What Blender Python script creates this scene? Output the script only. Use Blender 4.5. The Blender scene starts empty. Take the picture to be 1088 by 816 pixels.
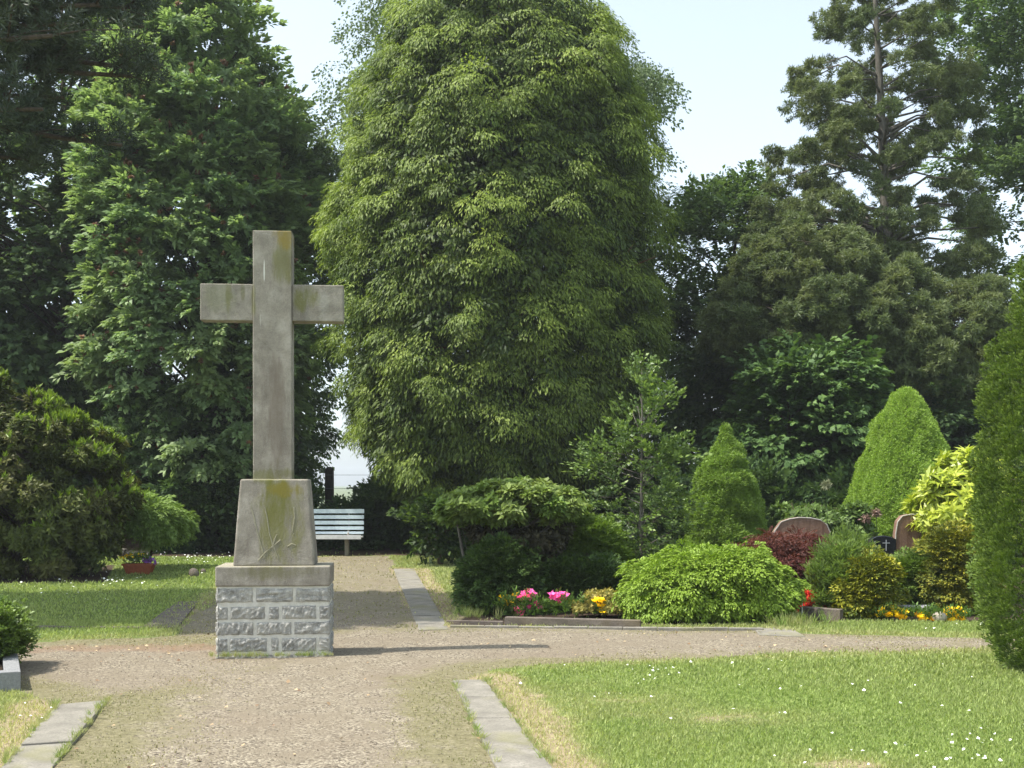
import bpy, math, random
import numpy as np
from mathutils import Vector, Matrix

# ------------------------------------------------------------------ basics
F, H, HY, CX = 1250.0, 1.6, 515.0, 544.0      # focal length in photo pixels, eye height, horizon row, centre column
def gx(px, Y): return (px - CX) * Y / F
def gz(py, Y): return H + (HY - py) * Y / F
def gY(py): return F * H / (py - HY)
def G(px, py):
    Y = gY(py); return (gx(px, Y), Y)

scene = bpy.context.scene
C = scene.collection
RNG = np.random.default_rng(11)

def tag(o, label=None, cat=None, group=None, kind=None):
    if label: o['label'] = label
    if cat: o['category'] = cat
    if group: o['group'] = group
    if kind: o['kind'] = kind
    return o
def empty(name, label, cat, loc, group=None, rz=0):
    o = bpy.data.objects.new(name, None); C.objects.link(o)
    o.location = loc; o.rotation_euler = (0, 0, rz); o.empty_display_size = .2
    return tag(o, label, cat, group)
def link(name, me, mat, parent=None, smooth=False):
    o = bpy.data.objects.new(name, me); C.objects.link(o)
    if mat is not None:
        for m in (mat if isinstance(mat, (list, tuple)) else [mat]): me.materials.append(m)
    if parent is not None: o.parent = parent
    if smooth: me.polygons.foreach_set('use_smooth', np.ones(len(me.polygons), bool))
    return o

# ------------------------------------------------------------------ materials
def new_mat(name):
    m = bpy.data.materials.new(name); m.use_nodes = True
    nt = m.node_tree
    for n in list(nt.nodes): nt.nodes.remove(n)
    out = nt.nodes.new('ShaderNodeOutputMaterial')
    return m, nt, out
class NT:
    def __init__(s, nt): s.nt = nt
    def n(s, t, **kw):
        x = s.nt.nodes.new(t)
        for k, v in kw.items(): setattr(x, k, v)
        return x
    def l(s, a, b): s.nt.links.new(a, b)
    def val(s, sock, v):
        if hasattr(v, 'links'): s.l(v, sock)
        else: sock.default_value = v
    def noise(s, vec, scale, detail=4, rough=.6, dist=0):
        x = s.n('ShaderNodeTexNoise'); s.l(vec, x.inputs['Vector'])
        x.inputs['Scale'].default_value = scale; x.inputs['Detail'].default_value = detail
        x.inputs['Roughness'].default_value = rough; x.inputs['Distortion'].default_value = dist
        return x.outputs['Fac']
    def voro(s, vec, scale, out='Color'):
        x = s.n('ShaderNodeTexVoronoi'); s.l(vec, x.inputs['Vector']); x.inputs['Scale'].default_value = scale
        return x.outputs[out]
    def ramp(s, fac, stops, interp='LINEAR'):
        x = s.n('ShaderNodeValToRGB'); s.l(fac, x.inputs['Fac']); x.color_ramp.interpolation = interp
        e = x.color_ramp.elements
        while len(e) < len(stops): e.new(.5)
        for i, (p, c) in enumerate(stops):
            e[i].position = p; e[i].color = (c if hasattr(c, '__len__') else (c, c, c)) + (1,) if not hasattr(c, '__len__') or len(c) == 3 else c
        return x.outputs['Color']
    def mix(s, f, a, b, mode='MIX'):
        x = s.n('ShaderNodeMix', data_type='RGBA', blend_type=mode, clamp_factor=True)
        s.val(x.inputs[0], f)
        for k, v in ((6, a), (7, b)):
            if hasattr(v, 'links'): s.l(v, x.inputs[k])
            else: x.inputs[k].default_value = (*v, 1)
        return x.outputs[2]
    def math(s, op, a, b=0.0, c=0.0, clamp=False):
        x = s.n('ShaderNodeMath', operation=op, use_clamp=clamp)
        s.val(x.inputs[0], a); s.val(x.inputs[1], b); s.val(x.inputs[2], c)
        return x.outputs[0]
    def smooth(s, v, lo, hi):
        x = s.n('ShaderNodeMapRange', interpolation_type='SMOOTHSTEP')
        s.l(v, x.inputs[0]); x.inputs[1].default_value = lo; x.inputs[2].default_value = hi
        return x.outputs[0]
    def attr(s, name): 
        x = s.n('ShaderNodeAttribute'); x.attribute_name = name; return x.outputs['Fac']
    def pos(s): return s.n('ShaderNodeNewGeometry').outputs['Position']
    def obj(s): return s.n('ShaderNodeTexCoord').outputs['Object']
    def bump(s, h, strength, dist):
        x = s.n('ShaderNodeBump'); s.l(h, x.inputs['Height'])
        x.inputs['Strength'].default_value = strength; x.inputs['Distance'].default_value = dist
        return x.outputs['Normal']
    def bsdf(s, out, col, rough=.85, spec=.3, normal=None):
        x = s.n('ShaderNodeBsdfPrincipled')
        if hasattr(col, 'links'): s.l(col, x.inputs['Base Color'])
        else: x.inputs['Base Color'].default_value = (*col, 1)
        s.val(x.inputs['Roughness'], rough); x.inputs['Specular IOR Level'].default_value = spec
        if normal is not None: s.l(normal, x.inputs['Normal'])
        if out is not None: s.l(x.outputs[0], out.inputs['Surface'])
        return x

LEAFMATS = {}
def leaf_mat(name, dark, mid, light, alt=None, altf=.35, trans=.25, rough=.55, spec=.3, gain=1.42):
    """dark..light per leaf (old to young growth), alt = tint that whole boughs lean to"""
    if name in LEAFMATS: return LEAFMATS[name]
    m, nt, out = new_mat(name); t = NT(nt)
    g = lambda c: tuple(x * gain for x in c)
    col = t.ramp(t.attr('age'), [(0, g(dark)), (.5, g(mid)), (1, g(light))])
    if alt: col = t.mix(t.math('MULTIPLY', t.attr('bough'), altf), col, g(alt))
    p = t.bsdf(None, col, rough, spec)
    tr = t.n('ShaderNodeBsdfTranslucent')
    tc = t.mix(1.0, col, (1.25, 1.3, .7), 'MULTIPLY'); t.l(tc, tr.inputs[0])
    mx = t.n('ShaderNodeMixShader'); mx.inputs[0].default_value = trans
    t.l(p.outputs[0], mx.inputs[1]); t.l(tr.outputs[0], mx.inputs[2]); t.l(mx.outputs[0], out.inputs[0])
    LEAFMATS[name] = m
    return m

def bark_mat(name, a, b, scale=6):
    m, nt, out = new_mat(name); t = NT(nt)
    mp = t.n('ShaderNodeMapping'); t.l(t.obj(), mp.inputs[0]); mp.inputs['Scale'].default_value = (1, 1, .18)
    nz = t.noise(mp.outputs[0], scale * 3, 6, .7)
    col = t.ramp(nz, [(.3, a), (.7, b)])
    t.bsdf(out, col, .9, .2, t.bump(nz, .8, .02))
    return m
BARK = bark_mat('bark_brown', (.035, .028, .02), (.13, .10, .075))
BARKR = bark_mat('bark_red', (.05, .022, .014), (.16, .075, .045))
BARKG = bark_mat('bark_grey', (.06, .055, .045), (.20, .18, .15))
TWIG = bark_mat('twig_grey', (.10, .09, .075), (.30, .27, .22), 20)

# ------------------------------------------------------------------ leaf engine
def nrm(v): return v / np.maximum(np.linalg.norm(v, axis=-1, keepdims=True), 1e-9)

class T:  # a twig template: K leaves
    def __init__(s, pos, d, n, L, W, age, fold=.12, droop=.12):
        s.pos, s.d = pos, nrm(d); n = n - s.d * (n * s.d).sum(-1, keepdims=True); s.n = nrm(n)
        s.L, s.W, s.age, s.fold, s.droop = L, W, age, fold, droop

def t_twig(K, L, lL, lW, spread=.95, droop=.18, tilt=.35, lift=-.15, var=.25, seed=0, face=0.0):
    """a broad-leaved twig: leaves along a thin axis (X), fanned to both sides"""
    r = np.random.default_rng(seed)
    t = r.uniform(.08, 1, K); side = np.where(np.arange(K) % 2, 1, -1)
    pos = np.c_[t * L, side * r.uniform(0, .12, K) * L, -droop * t * t * L + r.normal(0, .06 * L, K)]
    a = side * spread * r.uniform(.4, 1.15, K) * (1.15 - .6 * t)
    d = np.c_[np.cos(a), np.sin(a), lift + r.normal(0, .25, K)]
    n = np.c_[r.normal(face, tilt, K), r.normal(0, tilt, K), np.ones(K)]
    return T(pos, d, n, lL * r.uniform(1 - var, 1 + var, K), lW * r.uniform(1 - var, 1 + var, K), .45 * t)
def t_rosette(K, lL, lW, cone=.9, tilt=.4, seed=0, fold=.15, droop=.2):
    """leaves in a whorl round X"""
    r = np.random.default_rng(seed)
    a = np.arange(K) * 2.4 + r.uniform(0, .5, K); e = cone * r.uniform(.35, 1.1, K)
    d = np.c_[np.cos(e), np.sin(e) * np.cos(a), np.sin(e) * np.sin(a)]
    pos = np.c_[r.uniform(-.5, .1, K) * lL, np.zeros(K), np.zeros(K)]
    n = np.c_[np.ones(K), -.3 * np.cos(a), -.3 * np.sin(a)] + r.normal(0, tilt, (K, 3))
    return T(pos, d, n, lL * r.uniform(.7, 1.2, K), lW * r.uniform(.8, 1.2, K), .5 * (1 - e / cone).clip(0, 1), fold, droop)
def t_spray(K, L, wid, lL, lW, droop=.5, seed=0, hang=.5):
    """scale-leaved conifer spray: a flat fan, arching over and drooping at the tip"""
    r = np.random.default_rng(seed)
    t = r.beta(1.5, 1.1, K); side = r.choice([-1, 1], K); s = r.random(K)
    x = t * L * (1 - .25 * t); z = .12 * L * np.sin(t * 3) - droop * t * t * L
    w = wid * s * (1.05 - t) * 1.2
    pos = np.c_[x + w * .5, side * w, z - w * .5 + r.normal(0, .02 * L, K)]
    a = side * (.15 + .6 * s)
    d = np.c_[np.cos(a), np.sin(a), -hang * (t + .4 * s) * 1.6 + r.normal(0, .25, K)]
    n = np.c_[r.normal(.25, .35, K), r.normal(0, .45, K), np.ones(K)]
    return T(pos, d, n, lL * r.uniform(.6, 1.3, K), lW * r.uniform(.7, 1.3, K), .1 + .5 * np.maximum(t, s * .8), .02, .15)
def t_fringe(K, L, lL, lW, seed=0, fan=1.25, drop=.75):
    """a small umbrella of hanging scale-leaved sprays: crest on top, fringe falling outwards"""
    r = np.random.default_rng(seed); a = r.uniform(-fan, fan, K); q = r.uniform(.12, 1, K) ** .8
    pos = np.c_[q * L * np.cos(a), q * L * np.sin(a) * .85, .10 * L - drop * q * q * L + r.normal(0, .04 * L, K)]
    d = np.c_[np.cos(a) * .75, np.sin(a) * .7, -(.05 + 1.25 * q)] + r.normal(0, .22, (K, 3))
    n = np.c_[np.cos(a) * .8 + .2, np.sin(a) * .8, .75 + 0 * a] + r.normal(0, .28, (K, 3))
    return T(pos, d, n, lL * r.uniform(.6, 1.3, K), lW * r.uniform(.7, 1.3, K), .1 + .4 * (1 - abs(q - .6)), .04, .12)
def t_tuft(K, L, W, spread=1.2, seed=0, base=.12):
    """needle tuft, brush-like round X"""
    r = np.random.default_rng(seed)
    a = r.uniform(0, 6.283, K); e = spread * np.sqrt(r.random(K))
    d = np.c_[np.cos(e), np.sin(e) * np.cos(a), np.sin(e) * np.sin(a)]
    pos = np.c_[r.uniform(-1, .6, K) * base, r.normal(0, .02, K), r.normal(0, .02, K)]
    n = r.normal(0, 1, (K, 3))
    return T(pos, d, n, L * r.uniform(.7, 1.2, K), W * r.uniform(.7, 1.2, K), .5 * (1 - e / spread), .0, .05)

def place(ts, P, X, up=None, S=1.0, bough=None, rng=RNG, agebias=0.0, roll=.35, agew=.45):
    """stamp templates on points P with X axis along X -> leaf arrays"""
    M = len(P); X = nrm(np.asarray(X, float)); S = np.broadcast_to(S, (M,)).astype(float)
    if up is None: up = np.tile([0, 0, 1.0], (M, 1))
    up = up + rng.normal(0, roll, (M, 3))
    Z = up - X * (up * X).sum(-1, keepdims=True); Z = nrm(Z); Yv = np.cross(Z, X)
    R = np.stack([X, Yv, Z], 2)
    if bough is None: bough = rng.random(M)
    agebias = np.broadcast_to(agebias, (M,))
    pick = rng.integers(0, len(ts), M); outs = []
    for k, t in enumerate(ts):
        i = np.where(pick == k)[0]
        if not len(i): continue
        r = R[i]; s = S[i][:, None]
        pos = P[i][:, None] + s[..., None] * np.einsum('mij,kj->mki', r, t.pos)
        d = np.einsum('mij,kj->mki', r, t.d); n = np.einsum('mij,kj->mki', r, t.n)
        K = len(t.L)
        age = (t.age[None] + rng.random((len(i), K)) * agew + agebias[i][:, None]).clip(0, 1)
        outs.append((pos.reshape(-1, 3), d.reshape(-1, 3), n.reshape(-1, 3), (s * t.L[None]).ravel(), (s * t.W[None]).ravel(),
                     age.ravel(), np.repeat(bough[i], K), np.full(len(i) * K, t.fold), np.full(len(i) * K, t.droop)))
    return outs
def join(outs): return [np.concatenate([o[k] for o in outs]) for k in range(9)]

def leaf_mesh(name, outs):
    pos, d, n, L, W, age, bough, fold, droop = join(outs)
    s = np.cross(d, n); L = L[:, None]; W = W[:, None] / 2; fo = (fold[:, None]) * W * 2; dr = droop[:, None] * L
    v = np.stack([pos, pos + d * L * .45 + s * W + n * fo, pos + d * L - n * dr, pos + d * L * .45 - s * W + n * fo], 1)
    return quads(name, v, age, bough)
def quads(name, v, age=None, bough=None):
    N = len(v); me = bpy.data.meshes.new(name)
    me.vertices.add(N * 4); me.vertices.foreach_set('co', v.reshape(-1).astype(np.float32))
    me.loops.add(N * 4); me.loops.foreach_set('vertex_index', np.arange(N * 4, dtype=np.int32))
    me.polygons.add(N); me.polygons.foreach_set('loop_start', np.arange(0, N * 4, 4, dtype=np.int32))
    for nm, a in (('age', age), ('bough', bough)):
        if a is not None:
            at = me.attributes.new(nm, 'FLOAT', 'FACE'); at.data.foreach_set('value', a.astype(np.float32))
    me.update(calc_edges=True)
    return me

# ------------------------------------------------------------------ solid mesh builder
class MB:
    def __init__(s): s.v = []; s.f = []
    def tube(s, pts, rad, seg=7):
        pts = [Vector(p) for p in pts]; b = len(s.v)
        for i, p in enumerate(pts):
            a = (pts[min(i + 1, len(pts) - 1)] - pts[max(i - 1, 0)]).normalized()
            u = a.orthogonal().normalized() if abs(a.z) < .9 else Vector((1, 0, 0)); u = (u - a * u.dot(a)).normalized(); w = a.cross(u)
            for k in range(seg):
                an = 6.2832 * k / seg; q = p + (u * math.cos(an) + w * math.sin(an)) * rad[i]; s.v.append(tuple(q))
        for i in range(len(pts) - 1):
            for k in range(seg):
                k2 = (k + 1) % seg
                s.f.append((b + i * seg + k, b + i * seg + k2, b + (i + 1) * seg + k2, b + (i + 1) * seg + k))
        s.f.append(tuple(b + (len(pts) - 1) * seg + k for k in range(seg)))
        s.f.append(tuple(b + k for k in reversed(range(seg))))
        return s
    def box(s, x0, x1, y0, y1, z0, z1, tx=0, ty=0):
        b = len(s.v)
        s.v += [(x0, y0, z0), (x1, y0, z0), (x1, y1, z0), (x0, y1, z0), (x0 + tx, y0 + ty, z1), (x1 - tx, y0 + ty, z1), (x1 - tx, y1 - ty, z1), (x0 + tx, y1 - ty, z1)]
        s.f += [tuple(b + i for i in q) for q in ((3, 2, 1, 0), (4, 5, 6, 7), (0, 1, 5, 4), (1, 2, 6, 5), (2, 3, 7, 6), (3, 0, 4, 7))]
        return s
    def prism(s, poly, y0, y1):        # poly in x,z extruded along y
        b = len(s.v); n = len(poly)
        s.v += [(x, y0, z) for x, z in poly] + [(x, y1, z) for x, z in poly]
        s.f += [tuple(b + i for i in range(n)), tuple(b + n + i for i in reversed(range(n)))]
        s.f += [(b + i, b + n + i, b + n + (i + 1) % n, b + (i + 1) % n) for i in range(n)]
        return s
    def slab(s, poly, z0, z1):         # poly in x,y extruded along z
        b = len(s.v); n = len(poly)
        s.v += [(x, y, z0) for x, y in poly] + [(x, y, z1) for x, y in poly]
        s.f += [tuple(b + i for i in reversed(range(n))), tuple(b + n + i for i in range(n))]
        s.f += [(b + i, b + (i + 1) % n, b + n + (i + 1) % n, b + n + i) for i in range(n)]
        return s
    def mesh(s, name):
        me = bpy.data.meshes.new(name); me.from_pydata([tuple(v) for v in s.v], [], s.f); me.update()
        import bmesh
        bm = bmesh.new(); bm.from_mesh(me); bmesh.ops.recalc_face_normals(bm, faces=bm.faces); bm.to_mesh(me); bm.free()
        return me
def bevel(o, w=.008, seg=2, rough=0, freq=6, sub=0):
    """bevel the edges and, for worn stone, wobble the surface a little"""
    import bmesh
    bm = bmesh.new(); bm.from_mesh(o.data)
    bmesh.ops.bevel(bm, geom=list(bm.edges), offset=w, segments=seg, profile=.5, affect='EDGES')
    if sub:
        for _ in range(sub):
            bmesh.ops.subdivide_edges(bm, edges=[e for e in bm.edges if e.calc_length() > .06], cuts=1, use_grid_fill=True)
    bm.to_mesh(o.data); bm.free()
    if rough:
        n = len(o.data.vertices); co = np.empty(n * 3, np.float32); o.data.vertices.foreach_get('co', co); co = co.reshape(-1, 3)
        co += np.stack([wob(co, freq, 1), wob(co, freq, 2), wob(co, freq, 3)], 1) * rough
        o.data.vertices.foreach_set('co', co.ravel().astype(np.float32)); o.data.update()
def wob(p, freq, seed, k=7):
    r = np.random.default_rng(seed); out = np.zeros(len(p))
    for i in range(k):
        d = r.normal(0, 1, 3); d /= np.linalg.norm(d); f = freq * (1.6 ** (i % 4)) * r.uniform(.7, 1.3)
        out += np.sin(p @ d * f + r.uniform(0, 6.28)) / (1.35 ** (i % 4))
    return out / k ** .5

# ------------------------------------------------------------------ crowns
def poly_dist(P, x, z):
    P = np.asarray(P, float); Q = np.roll(P, -1, 0); best = np.full(len(x), 1e9); inside = np.zeros(len(x), bool)
    for (ax, az), (bx, bz) in zip(P, Q):
        ex, ez = bx - ax, bz - az; t = (((x - ax) * ex + (z - az) * ez) / (ex * ex + ez * ez + 1e-9)).clip(0, 1)
        best = np.minimum(best, np.hypot(x - ax - t * ex, z - az - t * ez))
        c = ((az > z) != (bz > z)) & (x < (bx - ax) * (z - az) / (bz - az + 1e-12) + ax)
        inside ^= c
    return np.where(inside, best, -best)
def poly_points(poly_px, Y, n, thick, rng, holes=(), shell=.55, inset=0.0):
    """points in a solid whose front view is the given outline and whose depth swells away from the outline"""
    P = np.array([(gx(a, Y), gz(b, Y)) for a, b in poly_px]); lo, hi = P.min(0), P.max(0)
    out = np.zeros((0, 3)); dmax = None
    while len(out) < n:
        x = rng.uniform(lo[0], hi[0], n * 2); z = rng.uniform(lo[1], hi[1], n * 2); d = poly_dist(P, x, z)
        if dmax is None: dmax = max(d.max(), .01)
        ok = d > inset; x, z, d = x[ok], z[ok], d[ok]
        u = rng.uniform(-1, 1, len(x)); u = np.sign(u) * np.abs(u) ** shell
        y = Y + u * thick * np.sqrt(1 - (1 - (d / dmax).clip(0, 1)) ** 2)
        keep = np.ones(len(x), bool)
        for hx, hy, hr in holes:
            keep &= np.hypot(x - gx(hx, Y), z - gz(hy, Y)) > hr * Y / F
        keep &= z > .1
        out = np.r_[out, np.c_[x, y, z][keep]]
    c = np.array([(lo[0] + hi[0]) / 2, Y, lo[1] + (hi[1] - lo[1]) * .4]); h = np.array([(hi[0] - lo[0]) / 2, thick, (hi[1] - lo[1]) / 2])
    out = out[:n]
    return out, nrm((out - c) / h / h ** .5)
def bough_twigs(B, O, rb, m, rng, flat=.55, outw=.8, updir=.15, top=.2):
    """m twigs spread over each flattened bough"""
    n = len(B); rbv = np.broadcast_to(rb, (n,)); d = nrm(rng.normal(0, 1, (n, m, 3))); d[..., 2] = np.abs(d[..., 2]) * rng.choice([1, -1], (n, m), p=[.5 + top, .5 - top])
    r = rng.uniform(.35, 1, (n, m, 1)) ** .6
    P = B[:, None] + d * r * rbv[:, None, None] * np.array([1, 1, flat])
    X = d * np.array([1, 1, .35]) + O[:, None] * outw + np.array([0, 0, updir])
    return P.reshape(-1, 3), X.reshape(-1, 3), np.repeat(rng.random(n), m)
def limbs(mb, base, top, r0, B, rng, frac=.6, rmin=.02, rise=.55, seg=6, bend=.1):
    """tapered trunk from base to top with a limb to a share of the boughs"""
    base, top = np.array(base, float), np.array(top, float); N = 9; pts = []; rad = []
    w1, w2 = rng.normal(0, bend, 2), rng.normal(0, bend, 2)
    for i in range(N + 1):
        t = i / N; p = base + (top - base) * t
        p[:2] += w1 * math.sin(t * 3.1) + w2 * math.sin(t * 6.3) * .5
        pts.append(p); rad.append(r0 * (1.25 if i == 0 else 1) * (1 - .85 * t))
    mb.tube(pts, rad, 10)
    P = np.array(pts)
    for b in B[rng.random(len(B)) < frac]:
        hz = b[2] - rise * rng.uniform(.6, 1.3) * np.hypot(*(b[:2] - base[:2]))
        hz = min(max(hz, base[2] + (top[2] - base[2]) * .12), top[2] * .96)
        t = (hz - base[2]) / (top[2] - base[2]); i = min(int(t * N), N - 1); f = t * N - i
        s = P[i] * (1 - f) + P[i + 1] * f; r = r0 * (1 - .85 * t) * .4
        mid = s * .5 + b * .5 + np.array([0, 0, .08 * np.linalg.norm(b - s)]) + rng.normal(0, .12, 3)
        mb.tube([s, s * .6 + mid * .4, mid, b], [max(r, rmin), max(r * .75, rmin * .9), max(r * .5, rmin * .7), rmin * .4], seg)
    return P
def rebase(me, loc):
    """shift a mesh so that its origin sits at loc"""
    n = len(me.vertices); co = np.empty(n * 3, np.float32); me.vertices.foreach_get('co', co)
    co = co.reshape(-1, 3) - np.array(loc, np.float32); me.vertices.foreach_set('co', co.ravel()); me.update()

def poly_tree(name, label, cat, Y, poly, trunk, ts, mat, bark=BARK, nb=120, m=45, rb=.6, thick=3.0, S=1.0, group=None,
              seed=1, holes=(), r0=.2, top=None, flat=.55, frac=.6, outw=.8, updir=.15, roll=.35, leafname='crown', shell=.55,
              trunkname='trunk', inset=.15, rmin=.02, agebias=0., extra=None, topside=.2, bend=.1, rise=.55):
    rng = np.random.default_rng(seed)
    B, O = poly_points(poly, Y, nb, thick, rng, holes, shell, inset)
    P, X, bo = bough_twigs(B, O, rb * rng.uniform(.7, 1.3, nb), m, rng, flat, outw, updir, topside)
    ok = P[:, 2] > .03; P, X, bo = P[ok], X[ok], bo[ok]
    loc = (gx(trunk, Y), Y, 0)
    root = empty(name, label, cat, loc, group)
    hz = (P[:, 2] - P[:, 2].min()) / (np.ptp(P[:, 2]) + 1e-6)
    outs = place(ts, P, X, S=S * rng.uniform(.75, 1.25, len(P)), bough=bo, rng=rng, roll=roll, agebias=agebias)
    if extra: outs += extra(rng, B, P, X)
    me = leaf_mesh(name + '_' + leafname, outs); rebase(me, loc); link(leafname, me, mat, root)
    mb = MB()
    if top is None: zt = gz(min(p[1] for p in poly), Y) * .93; top = (gx(trunk, Y) + rng.normal(0, .2), Y, zt)
    limbs(mb, loc, top, r0, B, rng, frac, rmin, bend=bend, rise=rise)
    mt = mb.mesh(name + '_' + trunkname); rebase(mt, loc); link(trunkname, mt, bark, root, True)
    return root, B, P

def revolve_plant(name, label, cat, cx, Y, prof, ts, mat, n, depth=.3, bump=.08, bfreq=2.2, S=1.0, outz=.1, group=None, seed=1,
                  bark=BARK, r0=.1, squash=1.0, lean=0.0, roll=.35, agebias=0., updir=0., leafname='foliage', upv=None, inner=None, stem=True,
                  bumpf2=0, bump2=0, side=None, bz=1.0):
    """a plant whose body is a profile (photo row, half width in photo pixels) turned about its stem, with hollows and lobes"""
    rng = np.random.default_rng(seed)
    z = np.array([gz(a, Y) for a, b in prof]); r = np.array([b * Y / F for a, b in prof]); o = np.argsort(z); z, r = z[o], r[o]
    zz = rng.uniform(z[0], z[-1], n * 6); rr = np.interp(zz, z, r); k = rng.random(n * 6) * r.max() < rr + .02
    zz, rr = zz[k][:n], rr[k][:n]; th = rng.uniform(0, 2 * np.pi, len(zz))
    dr = np.interp(zz + .05, z, r) - np.interp(zz - .05, z, r)
    O = np.c_[np.cos(th), np.sin(th), -dr / .1 * .6 + outz]; O = nrm(O)
    Q = np.c_[np.cos(th) * rr, np.sin(th) * rr, zz]
    b = wob(Q * [1, 1, bz], bfreq, seed + 5)
    rad = rr * (1 + 0 * b) + bump * b * np.minimum(1, rr / (bump * 3 + 1e-6)) - depth * rng.random(len(zz)) ** 2.5
    if bump2: rad += bump2 * wob(Q, bumpf2, seed + 9) * np.minimum(1, rr / (bump2 * 4 + 1e-6))
    rad = np.maximum(rad, .02)
    x0 = gx(cx, Y); P = np.c_[x0 + np.cos(th) * rad + lean * (zz - z[0]), Y + np.sin(th) * rad * squash, zz]
    P[:, 2] = np.maximum(P[:, 2], .03)
    loc = (x0, Y, 0); root = empty(name, label, cat, loc, group)
    X = O + np.array([0, 0, updir]); 
    bo = ((b - b.min()) / (np.ptp(b) + 1e-6) * .6 + rng.random(len(b)) * .4)
    outs = place(ts, P, X, up=upv(O) if upv else None, S=S * rng.uniform(.8, 1.2, len(P)), bough=bo, rng=rng, roll=roll, agebias=agebias)
    me = leaf_mesh(name + '_' + leafname, outs); rebase(me, loc); link(leafname, me, mat, root)
    if stem:
        mb = MB(); ztop = z[-1] * .93
        idx = rng.choice(len(P), min(60, len(P)), replace=False); Bq = P[idx].copy(); Bq[:, :2] = Bq[:, :2] * .75 + np.array([x0, Y]) * .25
        limbs(mb, loc, (x0 + lean * ztop, Y, ztop), r0, Bq, rng, 1, r0 * .12, bend=.02)
        mt = mb.mesh(name + '_stem'); rebase(mt, loc); link('stem' if r0 < .12 else 'trunk', mt, bark, root, True)
    return root

# ================================================================== camera, light, sky
cam = bpy.data.cameras.new('camera'); co = bpy.data.objects.new('camera', cam); C.objects.link(co)
cam.sensor_width = 36; cam.lens = 36 * F / 1088; cam.shift_y = (HY - 408) / 1088; cam.clip_start = .1; cam.clip_end = 6000
co.location = (0, 0, H); co.rotation_euler = (math.radians(90), 0, 0); scene.camera = co

SUN_EL, SUN_AZ = math.radians(60), math.radians(-101)     # azimuth from +Y, negative = to the left; a little behind the camera
sv = Vector((math.sin(SUN_AZ) * math.cos(SUN_EL), math.cos(SUN_AZ) * math.cos(SUN_EL), math.sin(SUN_EL)))
sl = bpy.data.lights.new('sun', 'SUN'); sl.energy = 2.9; sl.angle = math.radians(.55); sl.color = (1, .95, .86)
so = bpy.data.objects.new('sun', sl); C.objects.link(so); so.rotation_euler = sv.to_track_quat('Z', 'Y').to_euler(); so.location = sv * 60

w = bpy.data.worlds.new('World'); scene.world = w; w.use_nodes = True
t = NT(w.node_tree); bg = w.node_tree.nodes['Background']
sk = t.n('ShaderNodeTexSky', sky_type='NISHITA', sun_disc=False, sun_elevation=SUN_EL, sun_rotation=SUN_AZ % (2 * math.pi))
sk.altitude = 50; sk.air_density = 1.0; sk.dust_density = 2.0; sk.ozone_density = 1.0
hs = t.n('ShaderNodeHueSaturation'); hs.inputs['Saturation'].default_value = .4; t.l(sk.outputs[0], hs.inputs['Color'])
t.l(t.mix(1.0, hs.outputs[0], (.90, .975, 1.0), 'MULTIPLY'), bg.inputs['Color']); bg.inputs['Strength'].default_value = .14
vs = scene.view_settings; scene.display_settings.display_device = 'sRGB'
vs.view_transform = 'Standard'; vs.look = 'None'; vs.exposure = 1.2; vs.gamma = 1; vs.use_curve_mapping = False
scene.render.engine = 'CYCLES'; cy = scene.cycles
cy.max_bounces = 6; cy.diffuse_bounces = 4; cy.transmission_bounces = 4; cy.glossy_bounces = 2; cy.transparent_max_bounces = 4; cy.use_denoising = True
cy.use_adaptive_sampling = True; cy.adaptive_threshold = .02

# ================================================================== ground
def W(px): return [G(a, b) for a, b in px]
PATHS = [W([(122, 712), (113, 746), (57, 816), (-20, 905), (-80, 1000), (700, 1000), (582, 905), (528, 816), (483, 725), (486, 700)]),
         W([(-400, 684), (0, 684), (180, 676), (240, 668), (475, 668), (640, 667), (810, 669), (860, 674), (1060, 679), (1500, 682),
            (1500, 690), (1060, 691), (900, 694), (760, 699), (600, 705), (525, 712), (478, 726), (115, 748), (60, 750), (22, 734), (-60, 726), (-400, 722)]),
         W([(185, 676), (225, 640), (262, 608), (282, 592), (414, 591), (420, 606), (447, 672)])]
def sd_path(x, y):
    return np.max([poly_dist(P, x, y) for P in PATHS], 0)
SLABS = [W([(481, 725), (515, 725), (584, 816), (655, 905), (571, 905), (526, 816)]),
         W([(61, 751), (113, 746), (57, 816), (-20, 905), (-85, 905), (5, 816)]),
         W([(418, 605), (440, 605), (477, 670), (445, 671)])]
def sx_left(y): return np.interp(y, [6, 8.7, 9.4, 10.2, 10.9], [-3.6, -3.7, -3.2, -2.9, -3.0])
def soilmask(x, y):
    m = np.zeros(len(x))
    beds = [[(470, 668), (500, 640), (500, 600), (880, 600), (900, 664)], [(880, 662), (880, 610), (1120, 610), (1120, 662)],
            [(-200, 622), (118, 620), (130, 600), (-200, 596)], [(-60, 704), (18, 704), (10, 688), (-60, 688)]]
    for b in beds: m = np.maximum(m, poly_dist(W(b), x, y))
    m = (m * 4).clip(0, 1)
    m = np.maximum(m, ((y - 25.5) / 2.0).clip(0, 1) * (np.abs(x) < 40))
    return m
def hgt(x, y):
    p = np.c_[x, y, 0 * x]; return .012 * wob(p, 1.1, 4) + .006 * wob(p, 4, 5)

m, nt, out = new_mat('ground_cover'); t = NT(nt); p = t.pos()
gr, mo, dr, so_ = t.attr('gravel'), t.attr('moss'), t.attr('dry'), t.attr('soil')
nbig, nmid, nfine, nvf = t.noise(p, .7, 3), t.noise(p, 3.5, 5, .65), t.noise(p, 22, 4, .7), t.noise(p, 90, 3, .7)
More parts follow.
